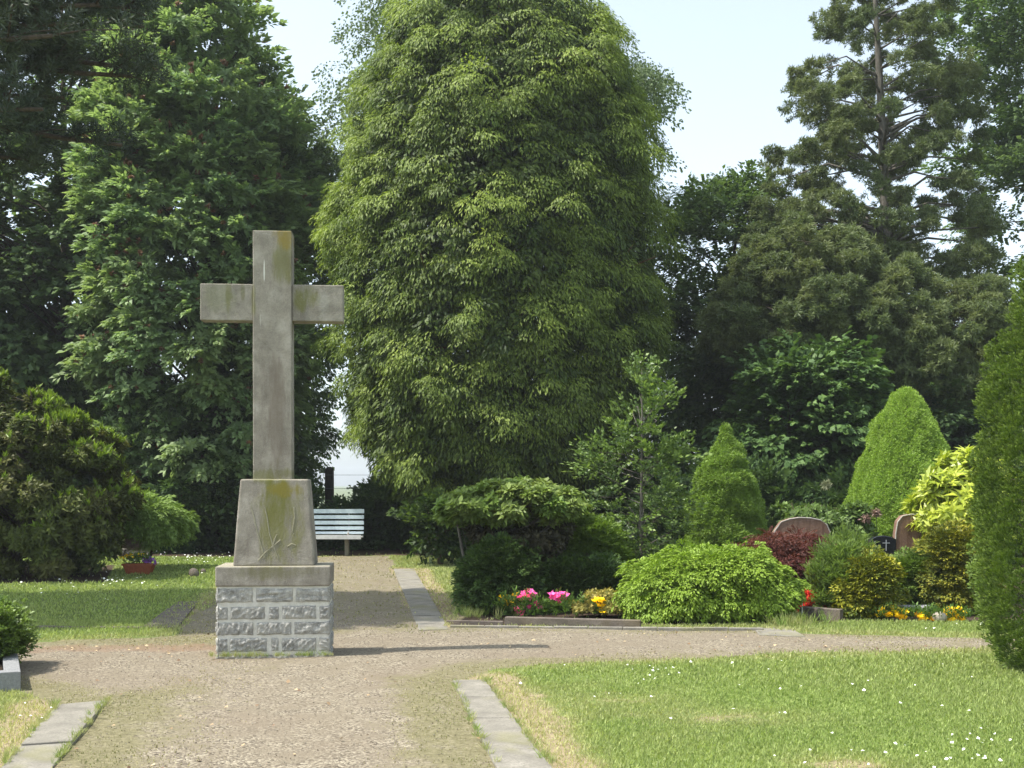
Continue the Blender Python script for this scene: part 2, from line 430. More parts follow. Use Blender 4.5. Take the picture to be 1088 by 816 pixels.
# gravel: mixed pink grey chippings
chip = t.n('ShaderNodeTexVoronoi'); t.l(p, chip.inputs['Vector']); chip.inputs['Scale'].default_value = 70
sep = t.n('ShaderNodeSeparateColor'); t.l(chip.outputs['Color'], sep.inputs[0])
gcol = t.ramp(sep.outputs[0], [(0, (.06, .048, .036)), (.3, (.18, .15, .115)), (.65, (.265, .225, .163)), (1, (.42, .37, .28))])
gcol = t.mix(t.smooth(nmid, .35, .7), gcol, (.215, .18, .13))
gcol = t.mix(t.math('MULTIPLY', t.smooth(nbig, .45, .7), .6), gcol, (.205, .165, .12))
# moss and short worn turf creeping over the gravel
mcol = t.ramp(nfine, [(.25, (.085, .08, .035)), (.5, (.175, .16, .08)), (.75, (.31, .275, .17))])
mm = t.math('ADD', mo, t.math('MULTIPLY', t.math('SUBTRACT', nfine, .5), 1.1)); mm = t.math('ADD', mm, t.math('MULTIPLY', t.math('SUBTRACT', nmid, .5), 1.3))
gcol = t.mix(t.math('MULTIPLY', t.smooth(mm, .38, .95), .8), gcol, mcol)
# turf
tcol = t.ramp(nfine, [(.25, (.085, .12, .03)), (.5, (.15, .20, .05)), (.8, (.23, .28, .08))])
tcol = t.mix(t.smooth(nbig, .4, .7), tcol, (.13, .165, .05))
dcol = t.ramp(nfine, [(.2, (.17, .13, .075)), (.6, (.33, .27, .165)), (.9, (.45, .39, .26))])
dd = t.math('ADD', dr, t.math('MULTIPLY', t.math('SUBTRACT', nmid, .5), 1.5))
tcol = t.mix(t.smooth(dd, .4, .85), tcol, dcol)
gg = t.math('ADD', gr, t.math('MULTIPLY', t.math('SUBTRACT', nmid, .5), .5)); gg = t.math('ADD', gg, t.math('MULTIPLY', t.math('SUBTRACT', nfine, .5), .35))
col = t.mix(t.smooth(gg, .4, .6), tcol, gcol)
scol = t.ramp(nfine, [(.3, (.035, .025, .017)), (.7, (.10, .07, .05))])
col = t.mix(t.smooth(t.math('ADD', so_, t.math('MULTIPLY', t.math('SUBTRACT', nmid, .5), .6)), .4, .6), col, scol)
rust = t.attr('rust'); col = t.mix(t.math('MULTIPLY', t.smooth(t.math('ADD', rust, t.math('MULTIPLY', t.math('SUBTRACT', nmid, .5), 1.6)), .45, .9), .6), col, (.23, .15, .10))
hh = t.math('ADD', t.math('MULTIPLY', chip.outputs['Distance'], -.8), t.math('ADD', nvf, nfine))
t.bsdf(out, col, .95, .15, t.bump(hh, .5, .012))
GROUND = m

m, nt, out = new_mat('far_field'); t = NT(nt); p = t.pos()
fc = t.ramp(t.noise(p, .05, 4), [(.3, (.13, .16, .09)), (.7, (.19, .215, .13))]); t.bsdf(out, fc, .95, .1)
FIELD = m
NX, NY0, NY1, STEP = 13, 3.0, 34.0, .09
xs = np.arange(-NX, NX + .001, STEP); ys = np.arange(NY0, NY1 + .001, STEP)
XX, YY = np.meshgrid(xs, ys); x, y = XX.ravel(), YY.ravel(); sd = sd_path(x, y); z = hgt(x, y)
q = np.c_[x, y, 0 * x]
sdn = sd + .10 * wob(q, 2.2, 8)
att = {'gravel': (.5 + sdn / .35).clip(0, 1)}
side = np.minimum(1, np.exp(-((sd - .15) / .45) ** 2) * 1.15)
front = (y < 10.9)
moss = np.where(front, side * .95, side * .6)
axisx = (375 - 544) / F * y                                     # middle line of the long path
moss = np.maximum(moss, ((axisx - x - .6) / .9).clip(0, 1) * .9 * ((11.0 - y) / .6).clip(0, 1) * ((x - sx_left(y)) / .7).clip(0, 1))
moss = np.maximum(moss, (np.exp(-((y - 12.1) / .7) ** 2) * 1.05) * (x < -2.0)); moss = np.maximum(moss, (np.exp(-((y - 12.8) / .3) ** 2) * .5) * (x > -1.0))
moss = np.maximum(moss, ((y - 13.2) / 2).clip(0, .62))
moss = np.maximum(moss, .45 * np.exp(-((x + 2.2) ** 2 + (y - 10.4) ** 2) / .5))
att['moss'] = moss
att['rust'] = .95 * np.exp(-((y - 11.6) / .45) ** 2) * ((-2.4 - x) / .5).clip(0, 1) + .5 * np.exp(-((x + 1.5) ** 2 + (y - 10.9) ** 2) / .12) + .5 * np.exp(-((x + 2.7) ** 2 + (y - 10.8) ** 2) / .1)
sds = np.max([poly_dist(P, x, y) for P in SLABS], 0)
dry = .95 * np.exp(-((sds + .12) / .26) ** 2) + .5 * np.exp(-((sd + .12) / .25) ** 2) + .25 * (wob(q, .9, 12) > 1.0)
dry += .55 * np.exp(-(((x - 1.6) / .5) ** 2 + ((y - 8.1) / .35) ** 2)) + .5 * np.exp(-(((x - .8) / .5) ** 2 + ((y - 8.6) / 1.0) ** 2)) + .3 * (x < 0) * (y > 13) * np.exp(-((x + 3.9) / .8) ** 2)
dry += .8 * np.exp(-(((x - 1.9) / .35) ** 2 + ((y - 6.7) / .25) ** 2)) + .65 * np.exp(-((x - (61 / 1250 * y)) / .35) ** 2) * (y > 13) * 0
dry = np.where((y > 13.6) & (x > -2.2) & (x < .2), np.maximum(dry, .42), dry)
att['dry'] = dry.clip(0, 1); att['soil'] = soilmask(x, y)
nx, ny = len(xs), len(ys)
ii = (np.arange(ny - 1)[:, None] * nx + np.arange(nx - 1)[None]).ravel(); fq = np.stack([ii, ii + 1, ii + nx + 1, ii + nx], 1)
isg = att['gravel'][fq].mean(1) > .5
def grid_obj(name, sel, label_kind='structure'):
    f = fq[sel]; used, inv = np.unique(f, return_inverse=True); f = inv.reshape(-1, 4).astype(np.int32)
    me = bpy.data.meshes.new(name); me.vertices.add(len(used)); me.vertices.foreach_set('co', np.c_[x, y, z][used].astype(np.float32).ravel())
    me.loops.add(f.size); me.loops.foreach_set('vertex_index', f.ravel()); me.polygons.add(len(f)); me.polygons.foreach_set('loop_start', np.arange(0, f.size, 4, dtype=np.int32))
    for k, a in att.items(): at = me.attributes.new(k, 'FLOAT', 'POINT'); at.data.foreach_set('value', a[used].astype(np.float32))
    me.update(calc_edges=True); o = link(name, me, GROUND, smooth=True); return tag(o, kind=label_kind)
grid_obj('gravel_path', isg); grid_obj('lawn', ~isg)
Rr = 1500
x0, x1, y0, y1 = xs[0], xs[-1], ys[0], ys[-1]
me = bpy.data.meshes.new('ground')
me.from_pydata([(-Rr, -Rr, -.03), (Rr, -Rr, -.03), (Rr, Rr, -.03), (-Rr, Rr, -.03), (x0, y0, -.03), (x1, y0, -.03), (x1, y1, -.03), (x0, y1, -.03)], [],
               [(0, 1, 5, 4), (1, 2, 6, 5), (2, 3, 7, 6), (3, 0, 4, 7)]); me.update()
tag(link('ground', me, FIELD), kind='structure')

# grass
GRASS = leaf_mat('grass_blade', (.09, .14, .03), (.165, .235, .055), (.28, .35, .11), alt=(.40, .36, .20), altf=.7, trans=.35, rough=.6, spec=.3)
STRAW = leaf_mat('straw_blade', (.22, .19, .09), (.30, .26, .14), (.40, .36, .23), alt=(.12, .14, .05), altf=.6, trans=.2, rough=.7)
def blades(name, zones, mat, keepf, hmul=1.0, seed=3):
    r = np.random.default_rng(seed); outs = []
    for (a, b, n, h, wd) in zones:
        yy = np.sqrt(r.uniform(a * a, b * b, n)); xx = r.uniform(-.5, .72, n) * yy * 1.04
        pr = keepf(xx, yy); k = r.random(n) < pr; xx, yy = xx[k], yy[k]; n = len(xx)
        P = np.c_[xx, yy, hgt(xx, yy) - .003]
        d = np.c_[r.normal(0, .38, n), r.normal(0, .38, n), np.ones(n)]; nn = np.c_[r.normal(0, 1, n), r.normal(0, 1, n), np.zeros(n)]
        d = nrm(d); nn = nrm(nn - d * (nn * d).sum(1, keepdims=True))
        patch = ((wob(np.c_[xx, yy, 0 * xx], 1.7, 21) + 1.2) / 2.4).clip(0, 1)
        hz = h * hmul * r.uniform(.5, 1.3, n) * (.75 + .5 * patch)
        dd = dryness(xx, yy)
        outs.append((P, d, nn, hz, wd * r.uniform(.7, 1.3, n), r.random(n), (.25 * r.random(n) + dd * .9 + .25 * patch).clip(0, 1), np.zeros(n), np.full(n, .25)))
    me = leaf_mesh(name, outs); o = link(name, me, mat); return tag(o, kind='stuff')
def dryness(xx, yy):
    s1 = np.max([poly_dist(P, xx, yy) for P in SLABS], 0); s2 = sd_path(xx, yy)
    d = .9 * np.exp(-((s1 + .1) / .25) ** 2) + .5 * np.exp(-((s2 + .1) / .22) ** 2) + .85 * np.exp(-(((xx - .75) / .55) ** 2 + ((yy - 8.6) / 1.2) ** 2)) * (.6 + .5 * wob(np.c_[xx, yy, 0 * xx], 5, 41)).clip(0, 1.3)
    d += .7 * np.exp(-(((xx - 1.6) / .5) ** 2 + ((yy - 8.1) / .3) ** 2)) + .8 * np.exp(-(((xx - 1.9) / .35) ** 2 + ((yy - 6.7) / .25) ** 2))
    return np.where((yy > 13.6) & (xx > -2.2) & (xx < .2), np.maximum(d, .45), d).clip(0, 1)
def keep_lawn(xx, yy):
    s = sd_path(xx, yy) + .10 * wob(np.c_[xx, yy, 0 * xx], 2.2, 8); s1 = np.max([poly_dist(P, xx, yy) for P in SLABS], 0)
    d = dryness(xx, yy)
    return (1 - ((s + .1) / .14).clip(0, 1)) * (s1 < .035 * (wob(np.c_[xx, yy, 0 * xx], 9, 61) > .2)) * (1 - .97 * (soilmask(xx, yy) > .35)) * (1 - .55 * (d > .6))
blades('lawn_grass', [(6, 9.5, 150000, .036, .0075), (9.5, 14, 140000, .040, .011), (14, 27.5, 190000, .045, .02)], GRASS, keep_lawn)
def keep_moss(xx, yy):
    q = np.c_[xx, yy, 0 * xx]; s = sd_path(xx, yy); ax = (375 - 544) / F * yy
    e = np.exp(-((s - .12) / .35) ** 2) * (s > 0); l = ((ax - xx - .7) / .8).clip(0, 1) * ((11.0 - yy) / .6).clip(0, 1) * ((xx - sx_left(yy)) / .7).clip(0, 1)
    b = np.exp(-((yy - 12.35) / .5) ** 2) * (xx < -2.0) + .6 * np.exp(-((yy - 12.9) / .35) ** 2) * (xx > -1) + .45 * (yy > 13.4)
    s1 = np.max([poly_dist(P, xx, yy) for P in SLABS], 0)
    return (s > -.05) * (s1 < .04 * (wob(q, 9, 62) > 0)) * (np.maximum.reduce([e * .8, l * .7, b]) * (.2 + 1.1 * (wob(q, 5, 31) > -.2)) * .8).clip(0, 1)
blades('path_turf', [(6, 10, 60000, .016, .007), (10, 14, 45000, .018, .01), (14, 27, 40000, .03, .018)], STRAW, keep_moss, seed=5)

def small_stuff(name, pts, mat, size, flat=True, seed=2, tilt=.35, lift=.03):
    r = np.random.default_rng(seed); n = len(pts); P = np.array([(a, b, lift * r.uniform(.6, 1.2)) for a, b in pts])
    d = nrm(np.c_[r.normal(0, 1, n), r.normal(0, 1, n), r.normal(0, .2, n)]); nn = nrm(np.c_[r.normal(0, tilt, n), r.normal(0, tilt, n) - .3, np.ones(n)])
    nn = nrm(nn - d * (nn * d).sum(1, keepdims=True)); s = size * r.uniform(.6, 1.3, n) * (.6 + .045 * P[:, 1])
    me = leaf_mesh(name, [(P - d * s[:, None] / 2, d, nn, s, s * .9, r.random(n), r.random(n), np.full(n, .1), np.full(n, .1))])
    return tag(link(name, me, mat), kind='stuff')
DAISY = leaf_mat('daisy_white', (.70, .70, .62), (.8, .8, .76), (.85, .85, .82), trans=.1, rough=.6)
r = np.random.default_rng(77); pts = []
def cloud(cx, cy, sx, sy, n):
    for _ in range(n):
        px, py = r.normal(cx, sx), r.normal(cy, sy)
        if py > 584: pts.append(G(px, py))
cloud(215, 594, 22, 5, 70); cloud(160, 596, 30, 6, 30); cloud(120, 620, 22, 3, 34); cloud(60, 630, 40, 10, 20); cloud(690, 722, 18, 5, 12); cloud(640, 745, 60, 20, 8)
cloud(1030, 800, 40, 10, 22); cloud(900, 765, 140, 28, 22); cloud(960, 805, 60, 8, 10); cloud(1000, 667, 60, 4, 16); cloud(20, 765, 20, 12, 5); cloud(385, 583, 40, 2, 6); cloud(880, 720, 120, 12, 12)
pts = [p for p in pts if sd_path(np.array([p[0]]), np.array([p[1]]))[0] < -.05]
small_stuff('daisies', pts, DAISY, .024, lift=.055)
LITTER = leaf_mat('leaf_litter', (.10, .06, .035), (.24, .16, .09), (.42, .33, .20), trans=.05)
pts = [G(r.uniform(0, 560), r.uniform(672, 860)) for _ in range(70)] + [G(r.normal(880, 70), r.normal(695, 4)) for _ in range(26)] + [G(r.uniform(60, 230), r.normal(690, 5)) for _ in range(40)] + [G(r.uniform(500, 900), r.uniform(672, 700)) for _ in range(40)]
small_stuff('fallen_leaves', pts, LITTER, .03, lift=.014)
# loose chippings that stand up from the gravel
r = np.random.default_rng(5); n = 9000; yy = np.sqrt(r.uniform(36, 14 ** 2, n)); xx = r.uniform(-.5, .5, n) * yy
k = sd_path(xx, yy) > .12; xx, yy = xx[k], yy[k]; n = len(xx); P = np.c_[xx, yy, hgt(xx, yy) + .004]
CHIP = leaf_mat('stone_chips', (.07, .055, .042), (.20, .17, .13), (.36, .33, .27), trans=0, rough=.9, gain=1)
outs = []
for kx in range(2):
    d = nrm(r.normal(0, 1, (n, 3)) * [1, 1, .25]); nn = nrm(np.cross(d, r.normal(0, .4, (n, 3)) + [0, 0, 1])); nn = nrm(np.cross(d, nn) * (1 if kx else -1)); s = r.uniform(.006, .014, n)
    nn[:, 2] = np.abs(nn[:, 2])
    outs.append((P - d * s[:, None] / 2, d, nn, s, s * .8, r.random(n), r.random(n), np.full(n, .25), np.full(n, .1)))
tag(link('loose_gravel', leaf_mesh('loose_gravel', outs), CHIP), kind='stuff')

# ------------------------------------------------------------------ stone, concrete
def stone_mat(name, a, b, c, scale=6, lichen=None, lich=.5, rough=.9, bump=.6, fine=60):
    m, nt, out = new_mat(name); t = NT(nt); p = t.obj()
    n1, n2, n3 = t.noise(p, scale, 6, .65), t.noise(p, fine, 3, .7), t.noise(p, scale * .4, 3)
    col = t.ramp(n1, [(.3, a), (.5, b), (.72, c)]); col = t.mix(t.smooth(n2, .35, .8), col, a)
    if lichen: col = t.mix(t.math('MULTIPLY', t.smooth(n3, .5, .68), lich), col, lichen)
    t.bsdf(out, col, rough, .25, t.bump(t.math('ADD', n1, n2), bump, .006)); return m
KERB = stone_mat('kerb_concrete', (.17, .155, .13), (.26, .24, .20), (.36, .33, .28), 4, (.20, .19, .08), .5)
KERBD = stone_mat('kerb_dark', (.10, .085, .07), (.17, .14, .115), (.25, .21, .175), 5, (.16, .13, .06), .4)
def strip(name, label, P, mat=KERB, n=4, z=.022, group=None, gap=.012, cat='edging'):
    """a run of flat slabs; P is a quad-like polygon split across its length into n slabs with open joints"""
    (a, b, c, d) = P; mb = []
    root = empty(name, label, cat, ((a[0] + b[0] + c[0] + d[0]) / 4, (a[1] + b[1] + c[1] + d[1]) / 4, 0), group)
    L = math.dist(a, d)
    for i in range(n):
        t0, t1 = i / n + gap / L / 2, (i + 1) / n - gap / L / 2
        l = lambda p, q, t: (p[0] + (q[0] - p[0]) * t, p[1] + (q[1] - p[1]) * t)
        o = link('slab', MB().slab([l(a, d, t0), l(b, c, t0), l(b, c, t1), l(a, d, t1)], -.05, z + random.uniform(-.006, .006)).mesh(name), mat)
        bevel(o, .006, 2, .004, 5); rebase(o.data, root.location); o.parent = root
    return root
random.seed(3)
q = [G(526 + 26, 860), G(584 + 30, 860), G(515, 725), G(481, 725)]
strip('path_edging', 'pale grey stone edging slabs running down the right side of the gravel path in front', [G(552, 868), G(624, 868), G(515, 725), G(481, 725)], n=5, group='stone path edgings')
strip('path_edging', 'worn grey stone edging slabs in the front left corner, left of the mossy path', [G(-36, 860), G(22, 860), G(113, 746), G(61, 751)], n=4, group='stone path edgings')
strip('path_edging', 'narrow stone edging beside the far path, between the bench and the flower bed kerb', [G(445, 671), G(477, 670), G(440, 605), G(418, 605)], n=7, group='stone path edgings')
strip('path_edging', 'sunken dark stone edging left of the monument in the shade of the lawn', [G(150, 668), G(188, 668), G(212, 640), G(190, 640)], KERBD, n=3, z=.018, group='stone path edgings')
def edge_line(name, label, A, B, wd, z, mat, n=5, cat='edging', group=None, z0=-.06):
    A, B = Vector(A), Vector(B); d = (B - A).normalized(); pn = Vector((-d.y, d.x)) * wd
    root = empty(name, label, cat, ((A + B) / 2).to_3d(), group)
    for i in range(n):
        L = (B - A).length; p = A + (B - A) * (i / n) + d * .004; q2 = A + (B - A) * ((i + 1) / n) - d * .004
        o = link('stone', MB().slab([p[:], q2[:], (q2 + pn)[:], (p + pn)[:]], z0, z + random.uniform(-.004, .004)).mesh(name), mat)
        bevel(o, .006, 2, .004, 4); rebase(o.data, root.location); o.parent = root
    return root
edge_line('bed_edging', 'low pale stone edging along the front of the flower bed and green mound', G(478, 668), G(812, 671), .07, .035, KERB, 9)
edge_line('bed_edging', 'dark low edging across the lawn at the left, behind the small box bush', G(-120, 667), G(150, 669), .06, .03, KERBD, 6)
edge_line('timber_kerb', 'raised brown kerb holding the bed of pink and yellow flowers', G(536, 665), G(681, 669), .10, .10, KERBD, 1, 'kerb')
edge_line('timber_kerb', 'short brown kerb in front of the red flowers, left of the golden cypress', G(848, 657), G(893, 660), .12, .13, KERBD, 1, 'kerb')
edge_line('bed_edging', 'short low brown edging left of the raised flower bed kerb, beside the far path', G(474, 664), G(535, 665), .05, .05, KERBD, 1)
strip('stepping_slabs', 'flat grey slabs at the end of the edging, right of the green mound', [G(806, 676), G(856, 678), G(838, 667), G(800, 667)], n=2, z=.02, cat='slab')
strip('grave_border', 'far pair of grey slabs lying in the lawn behind the flower trough', [G(122, 588), G(160, 588), G(166, 580), G(130, 580)], KERB, n=2, z=.10, cat='slab')
for (a, b, s, lb) in ((206, 613, .09, 'small dark stone left of the monument at the lawn edge'), (216, 609, .05, 'smaller dark pebble just beside the dark stone by the lawn edge'),):
    X, Y = G(a, b); n = 60; me = bpy.data.meshes.new('stone')
    import bmesh
    bm = bmesh.new(); bmesh.ops.create_icosphere(bm, subdivisions=3, radius=s); bm.to_mesh(me); bm.free()
    cc = np.empty(len(me.vertices) * 3, np.float32); me.vertices.foreach_get('co', cc); cc = cc.reshape(-1, 3) * [1, .8, 1.1]; cc *= (1 + .12 * wob(cc, 20, 3))[:, None]
    me.vertices.foreach_set('co', cc.astype(np.float32).ravel()); o = link('stone', me, KERBD, smooth=True); o.location = (X, Y, s * .6); tag(o, lb, 'stone')

# ------------------------------------------------------------------ the stone cross
def mono_mat():
    m, nt, out = new_mat('weathered_concrete'); t = NT(nt); p = t.obj()
    sp = t.n('ShaderNodeSeparateXYZ'); t.l(p, sp.inputs[0]); X, Z = sp.outputs[0], sp.outputs[2]
    mp = t.n('ShaderNodeMapping'); t.l(p, mp.inputs[0]); mp.inputs['Scale'].default_value = (1, 1, .22)
    n1, n2, st = t.noise(p, 5, 6, .7), t.noise(p, 55, 4, .7), t.noise(mp.outputs[0], 9, 5, .7)
    col = t.ramp(n1, [(.28, (.165, .145, .12)), (.5, (.26, .235, .195)), (.72, (.38, .35, .30))])
    n4 = t.noise(p, 150, 3, .8); col = t.mix(t.math('MULTIPLY', t.smooth(st, .45, .75), .6), col, (.14, .115, .095))
    col = t.mix(t.math('MULTIPLY', t.smooth(n4, .52, .72), .45), col, (.50, .47, .42)); col = t.mix(t.math('MULTIPLY', t.smooth(n2, .55, .75), .5), col, (.12, .105, .085))
    def blob(x0, z0, rx, rz, lo=.2, hi=1.0, k=1.2):
        a = t.math('DIVIDE', t.math('SUBTRACT', X, x0), rx); b = t.math('DIVIDE', t.math('SUBTRACT', Z, z0), rz)
        d = t.math('ADD', t.math('MULTIPLY', a, a), t.math('MULTIPLY', b, b)); d = t.math('SUBTRACT', 1.0, d)
        d = t.math('ADD', d, t.math('MULTIPLY', t.math('SUBTRACT', t.math('ADD', t.math('MULTIPLY', st, .6), t.math('MULTIPLY', n1, .4)), .5), 3 * k)); return t.smooth(d, lo, hi)
    alg, och = (.135, .135, .035), (.23, .18, .05)
    mx = lambda f, c, k, col: t.mix(t.math('MULTIPLY', f, k), col, c)
    col = mx(blob(.05, 1.25, .30, .62), (.17, .165, .065), .85, col); col = mx(blob(.03, 1.42, .20, .30), alg, .7, col)            # pedestal
    col = mx(blob(-.5, 3.36, .22, .2), (.20, .20, .13), .6, col); col = mx(blob(.02, 2.3, .10, .75), (.155, .125, .10), .6, col)
    col = mx(blob(.10, 1.55, .20, .10), (.19, .16, .03), .8, col)
    col = mx(blob(-.1, 1.68, .20, .10), alg, .6, col); col = mx(blob(.1, 1.70, .12, .08), alg, .6, col)
    col = mx(blob(.06, 3.70, .14, .28), alg, .65, col); col = mx(blob(.09, 3.95, .13, .13, .1, 1.6, 2.4), och, .95, col)
    col = mx(blob(.30, 3.36, .14, .17), alg, .75, col); col = mx(blob(-.43, 3.36, .05, .25), alg, .55, col); col = mx(blob(-.2, 3.36, .04, .25), alg, .6, col)
    col = mx(blob(-.10, 3.62, .008, .13, .1, .6, .4), (.62, .60, .55), .9, col); col = mx(blob(-.135, 3.15, .005, .07, .1, .6, .5), (.45, .43, .38), .6, col)
    col = mx(blob(-.30, 3.40, .03, .16), (.13, .125, .06), .6, col); col = mx(blob(.45, 3.33, .09, .12), (.34, .33, .29), .35, col); col = mx(blob(0, .79, .55, .10), (.155, .145, .075), .7, col)
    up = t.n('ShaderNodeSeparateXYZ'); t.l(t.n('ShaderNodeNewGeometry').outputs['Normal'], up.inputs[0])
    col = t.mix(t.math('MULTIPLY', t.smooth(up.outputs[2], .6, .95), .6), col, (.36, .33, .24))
    t.bsdf(out, col, .92, .2, t.bump(t.math('ADD', n2, n1), .7, .008)); return m
CONC = mono_mat()
MY = 10.93; MXc = gx(290, MY); root = empty('stone_cross', 'tall weathered concrete cross on a tapered pedestal and rough stone block base', 'cross', (MXc, MY, 0), rz=math.radians(5))
k = MY / F
BW, BD = .5235, .56
def px2x(p): return (p - 290) * k
# masonry base: mortar core + rock-faced stones on every side
m, nt, out = new_mat('rock_face'); t = NT(nt); p = t.obj(); n1, n2 = t.noise(p, 14, 6, .75), t.noise(p, 90, 3, .7)
n3 = t.noise(p, 3.5, 2); t.bsdf(out, t.mix(t.math('MULTIPLY', t.smooth(n3, .4, .65), .45), t.mix(t.smooth(n2, .4, .75), t.ramp(n1, [(.3, (.15, .146, .135)), (.5, (.34, .332, .305)), (.7, (.64, .625, .58))]), (.23, .224, .205)), (.52, .50, .44)), .9, .25, t.bump(t.math('ADD', n1, n2), .8, .012)); ROCK = m
MORT = stone_mat('mortar', (.50, .48, .42), (.60, .58, .52), (.68, .66, .60), 12, (.30, .27, .16), .3)
mb = MB().box(-BW + .012, BW - .012, .012, BD - .012, -.1, .662); mo_ = mb.mesh('masonry_core'); o = link('mortar', mo_, MORT, root)
rows = [(492, 546, [(103, 235), (245, 378), (386, 511)]), (557, 607, [(103, 145), (154, 280), (290, 327), (335, 462), (470, 511)]),
        (614, 664, [(103, 237), (247, 371), (380, 511)]), (672, 723, [(103, 146), (151, 286), (299, 327), (335, 462), (470, 511)]), (731, 762, [(103, 230), (237, 380), (388, 511)])]
def rockface(W0, W1, Z0, Z1, seed, cuts=(26, 12)):
    nu, nv = max(6, int((W1 - W0) / .008)), max(5, int((Z1 - Z0) / .008)); U, V = np.meshgrid(np.linspace(0, 1, nu + 1), np.linspace(0, 1, nv + 1)); U, V = U.ravel(), V.ravel()
    X = W0 + (W1 - W0) * U; Zz = Z0 + (Z1 - Z0) * V; P = np.c_[X, Zz, np.full(len(X), seed * .7)]
    e = np.minimum.reduce([U * (W1 - W0), (1 - U) * (W1 - W0), V * (Z1 - Z0), (1 - V) * (Z1 - Z0)]); e = (e / .022).clip(0, 1)
    h = (e ** .5) * (.013 + .004 * wob(P, 45, seed) + .0065 * wob(P, 140, seed + 3)); h = np.where(e <= 0, -.008, h)
    X = X + .004 * wob(P, 50, seed + 7) * (1 - e); Zz = Zz + .004 * wob(P, 50, seed + 8) * (1 - e)
    f = [(j * (nu + 1) + i, j * (nu + 1) + i + 1, (j + 1) * (nu + 1) + i + 1, (j + 1) * (nu + 1) + i) for j in range(nv) for i in range(nu)]
    return X, Zz, h, f
mb = MB(); sd_ = 1
for (za, zb, st) in rows:
    Z1 = (698 - (480 + za / 3.4)) * k; Z0 = (698 - (480 + zb / 3.4)) * k
    for fcs in range(4):
        if fcs in (0, 2): L = [(px2x(200 + a / 3.4), px2x(200 + b / 3.4)) for a, b in st]
        else: L = [(.0, .22), (.232, BD)] if len(st) == 3 else [(.0, .09), (.10, .40), (.412, BD)]
        for (a, b) in L:
            sd_ += 1; jr = random.Random(sd_ * 7); a += jr.uniform(-.005, .005) * (a > -.5); b += jr.uniform(-.005, .005) * (b < .5); a, b = (max(a, -BW), min(b, BW)) if fcs in (0, 2) else (a, b)
            X, Zz, h, f = rockface(a, b, Z0 + jr.uniform(-.004, .004), Z1 + jr.uniform(-.004, .004), sd_); bb = len(mb.v)
            if fcs == 0: vv = np.c_[X, .014 - h, Zz]
            elif fcs == 2: vv = np.c_[-X, BD - .014 + h, Zz]
            elif fcs == 1: vv = np.c_[BW - .014 + h, X, Zz]
            else: vv = np.c_[-BW + .014 - h, BD - X, Zz]
            mb.v += [tuple(q) for q in vv]; mb.f += [tuple(bb + i for i in q) for q in f]
o = link('masonry', mb.mesh('masonry'), ROCK, root, True)
bm = None
def prt(name, mb, bev=.010, rough=.0018, sub=2, mat=CONC, par=root):
    o = link(name, mb.mesh(name), mat); bevel(o, bev, 3, rough, 16, sub); o.parent = par
    return o
prt('capping_slab', MB().box(-BW - .004, BW + .004, -.008, BD + .008, .655, .842), .014)
zt = (698 - 509) * k
prt('pedestal', MB().box(-.378, .378, .07, .49, .838, zt, .062, .045), .018)
sx0, sx1 = px2x(266.5), px2x(308)
prt('cross_shaft', MB().box(sx0, sx1, .165, .395, zt - .02, (698 - 241) * k), .010)
az0, az1 = (698 - 338) * k, (698 - 298.5) * k
prt('cross_arm', MB().box(px2x(210.5), sx0 + .002, .185, .375, az0, az1), .009); prt('cross_arm', MB().box(sx1 - .002, px2x(363), .185, .375, az0, az1), .009)
# pale dried creeper traces on the pedestal face, the sloped face: y = .07 + (z-.838)*.045/(zt-.838)
VINE = stone_mat('creeper_trace', (.20, .185, .12), (.27, .255, .18), (.34, .32, .25), 30)
def py_face(z): return .07 + (z - .838) * .045 / (zt - .838)
mb = MB()
for tr in ([(222, 195), (235, 240), (245, 290), (262, 345), (272, 385)], [(272, 200), (282, 245), (290, 300), (305, 345), (322, 388)], [(378, 200), (380, 240), (372, 290), (378, 300)],
           [(250, 395), (275, 365), (300, 345), (330, 320)], [(300, 350), (308, 320), (316, 300)], [(355, 345), (370, 335), (385, 340)]):
    P = []
    for a, b in tr: X = px2x(200 + a / 3.4); Z = (698 - (480 + b / 3.4)) * k; P.append((X, py_face(Z) + .0040, Z))
    mb.tube(P, [.0070 + .002 * math.sin(1 + i) ** 2 for i in range(len(P))], 6)
prt('creeper_trace', mb, .0002, 0, 0, VINE) if False else link('creeper_trace', mb.mesh('creeper_trace'), VINE, root)

# ------------------------------------------------------------------ bench
m, nt, out = new_mat('pale_paint'); t = NT(nt); n1 = t.noise(t.obj(), 9, 5); t.bsdf(out, t.ramp(n1, [(.3, (.50, .60, .64)), (.6, (.62, .72, .76))]), .5, .4); PAINT = m
m, nt, out = new_mat('pale_paint_seat'); t = NT(nt); n1 = t.noise(t.obj(), 9, 5); t.bsdf(out, t.ramp(n1, [(.3, (.60, .60, .58)), (.6, (.76, .76, .74))]), .5, .4); PAINT2 = m
BY = 26.6; bk = BY / F; bx = gx(347, BY); root = empty('park_bench', 'pale blue slatted bench at the end of the path, partly behind the cross pedestal', 'bench', (bx, BY, 0))
mb = MB()
for i, (a, b) in enumerate(((541, 545.5), (547.5, 551.5), (553.5, 557.5), (559.5, 563), (565, 567.5))):
    y_ = .30 - i * .025; mb.box(-.81, .81, y_, y_ + .03, (590 - b) * bk, (590 - a) * bk)
link('backrest', mb.mesh('backrest'), PAINT, root)
mb = MB()
for i in range(4): mb.box(-.81, .81, -.25 + i * .115, -.25 + i * .115 + .09, .40, .435)
mb.box(-.81, .81, -.27, -.245, .38, .475); link('seat', mb.mesh('seat'), PAINT2, root)
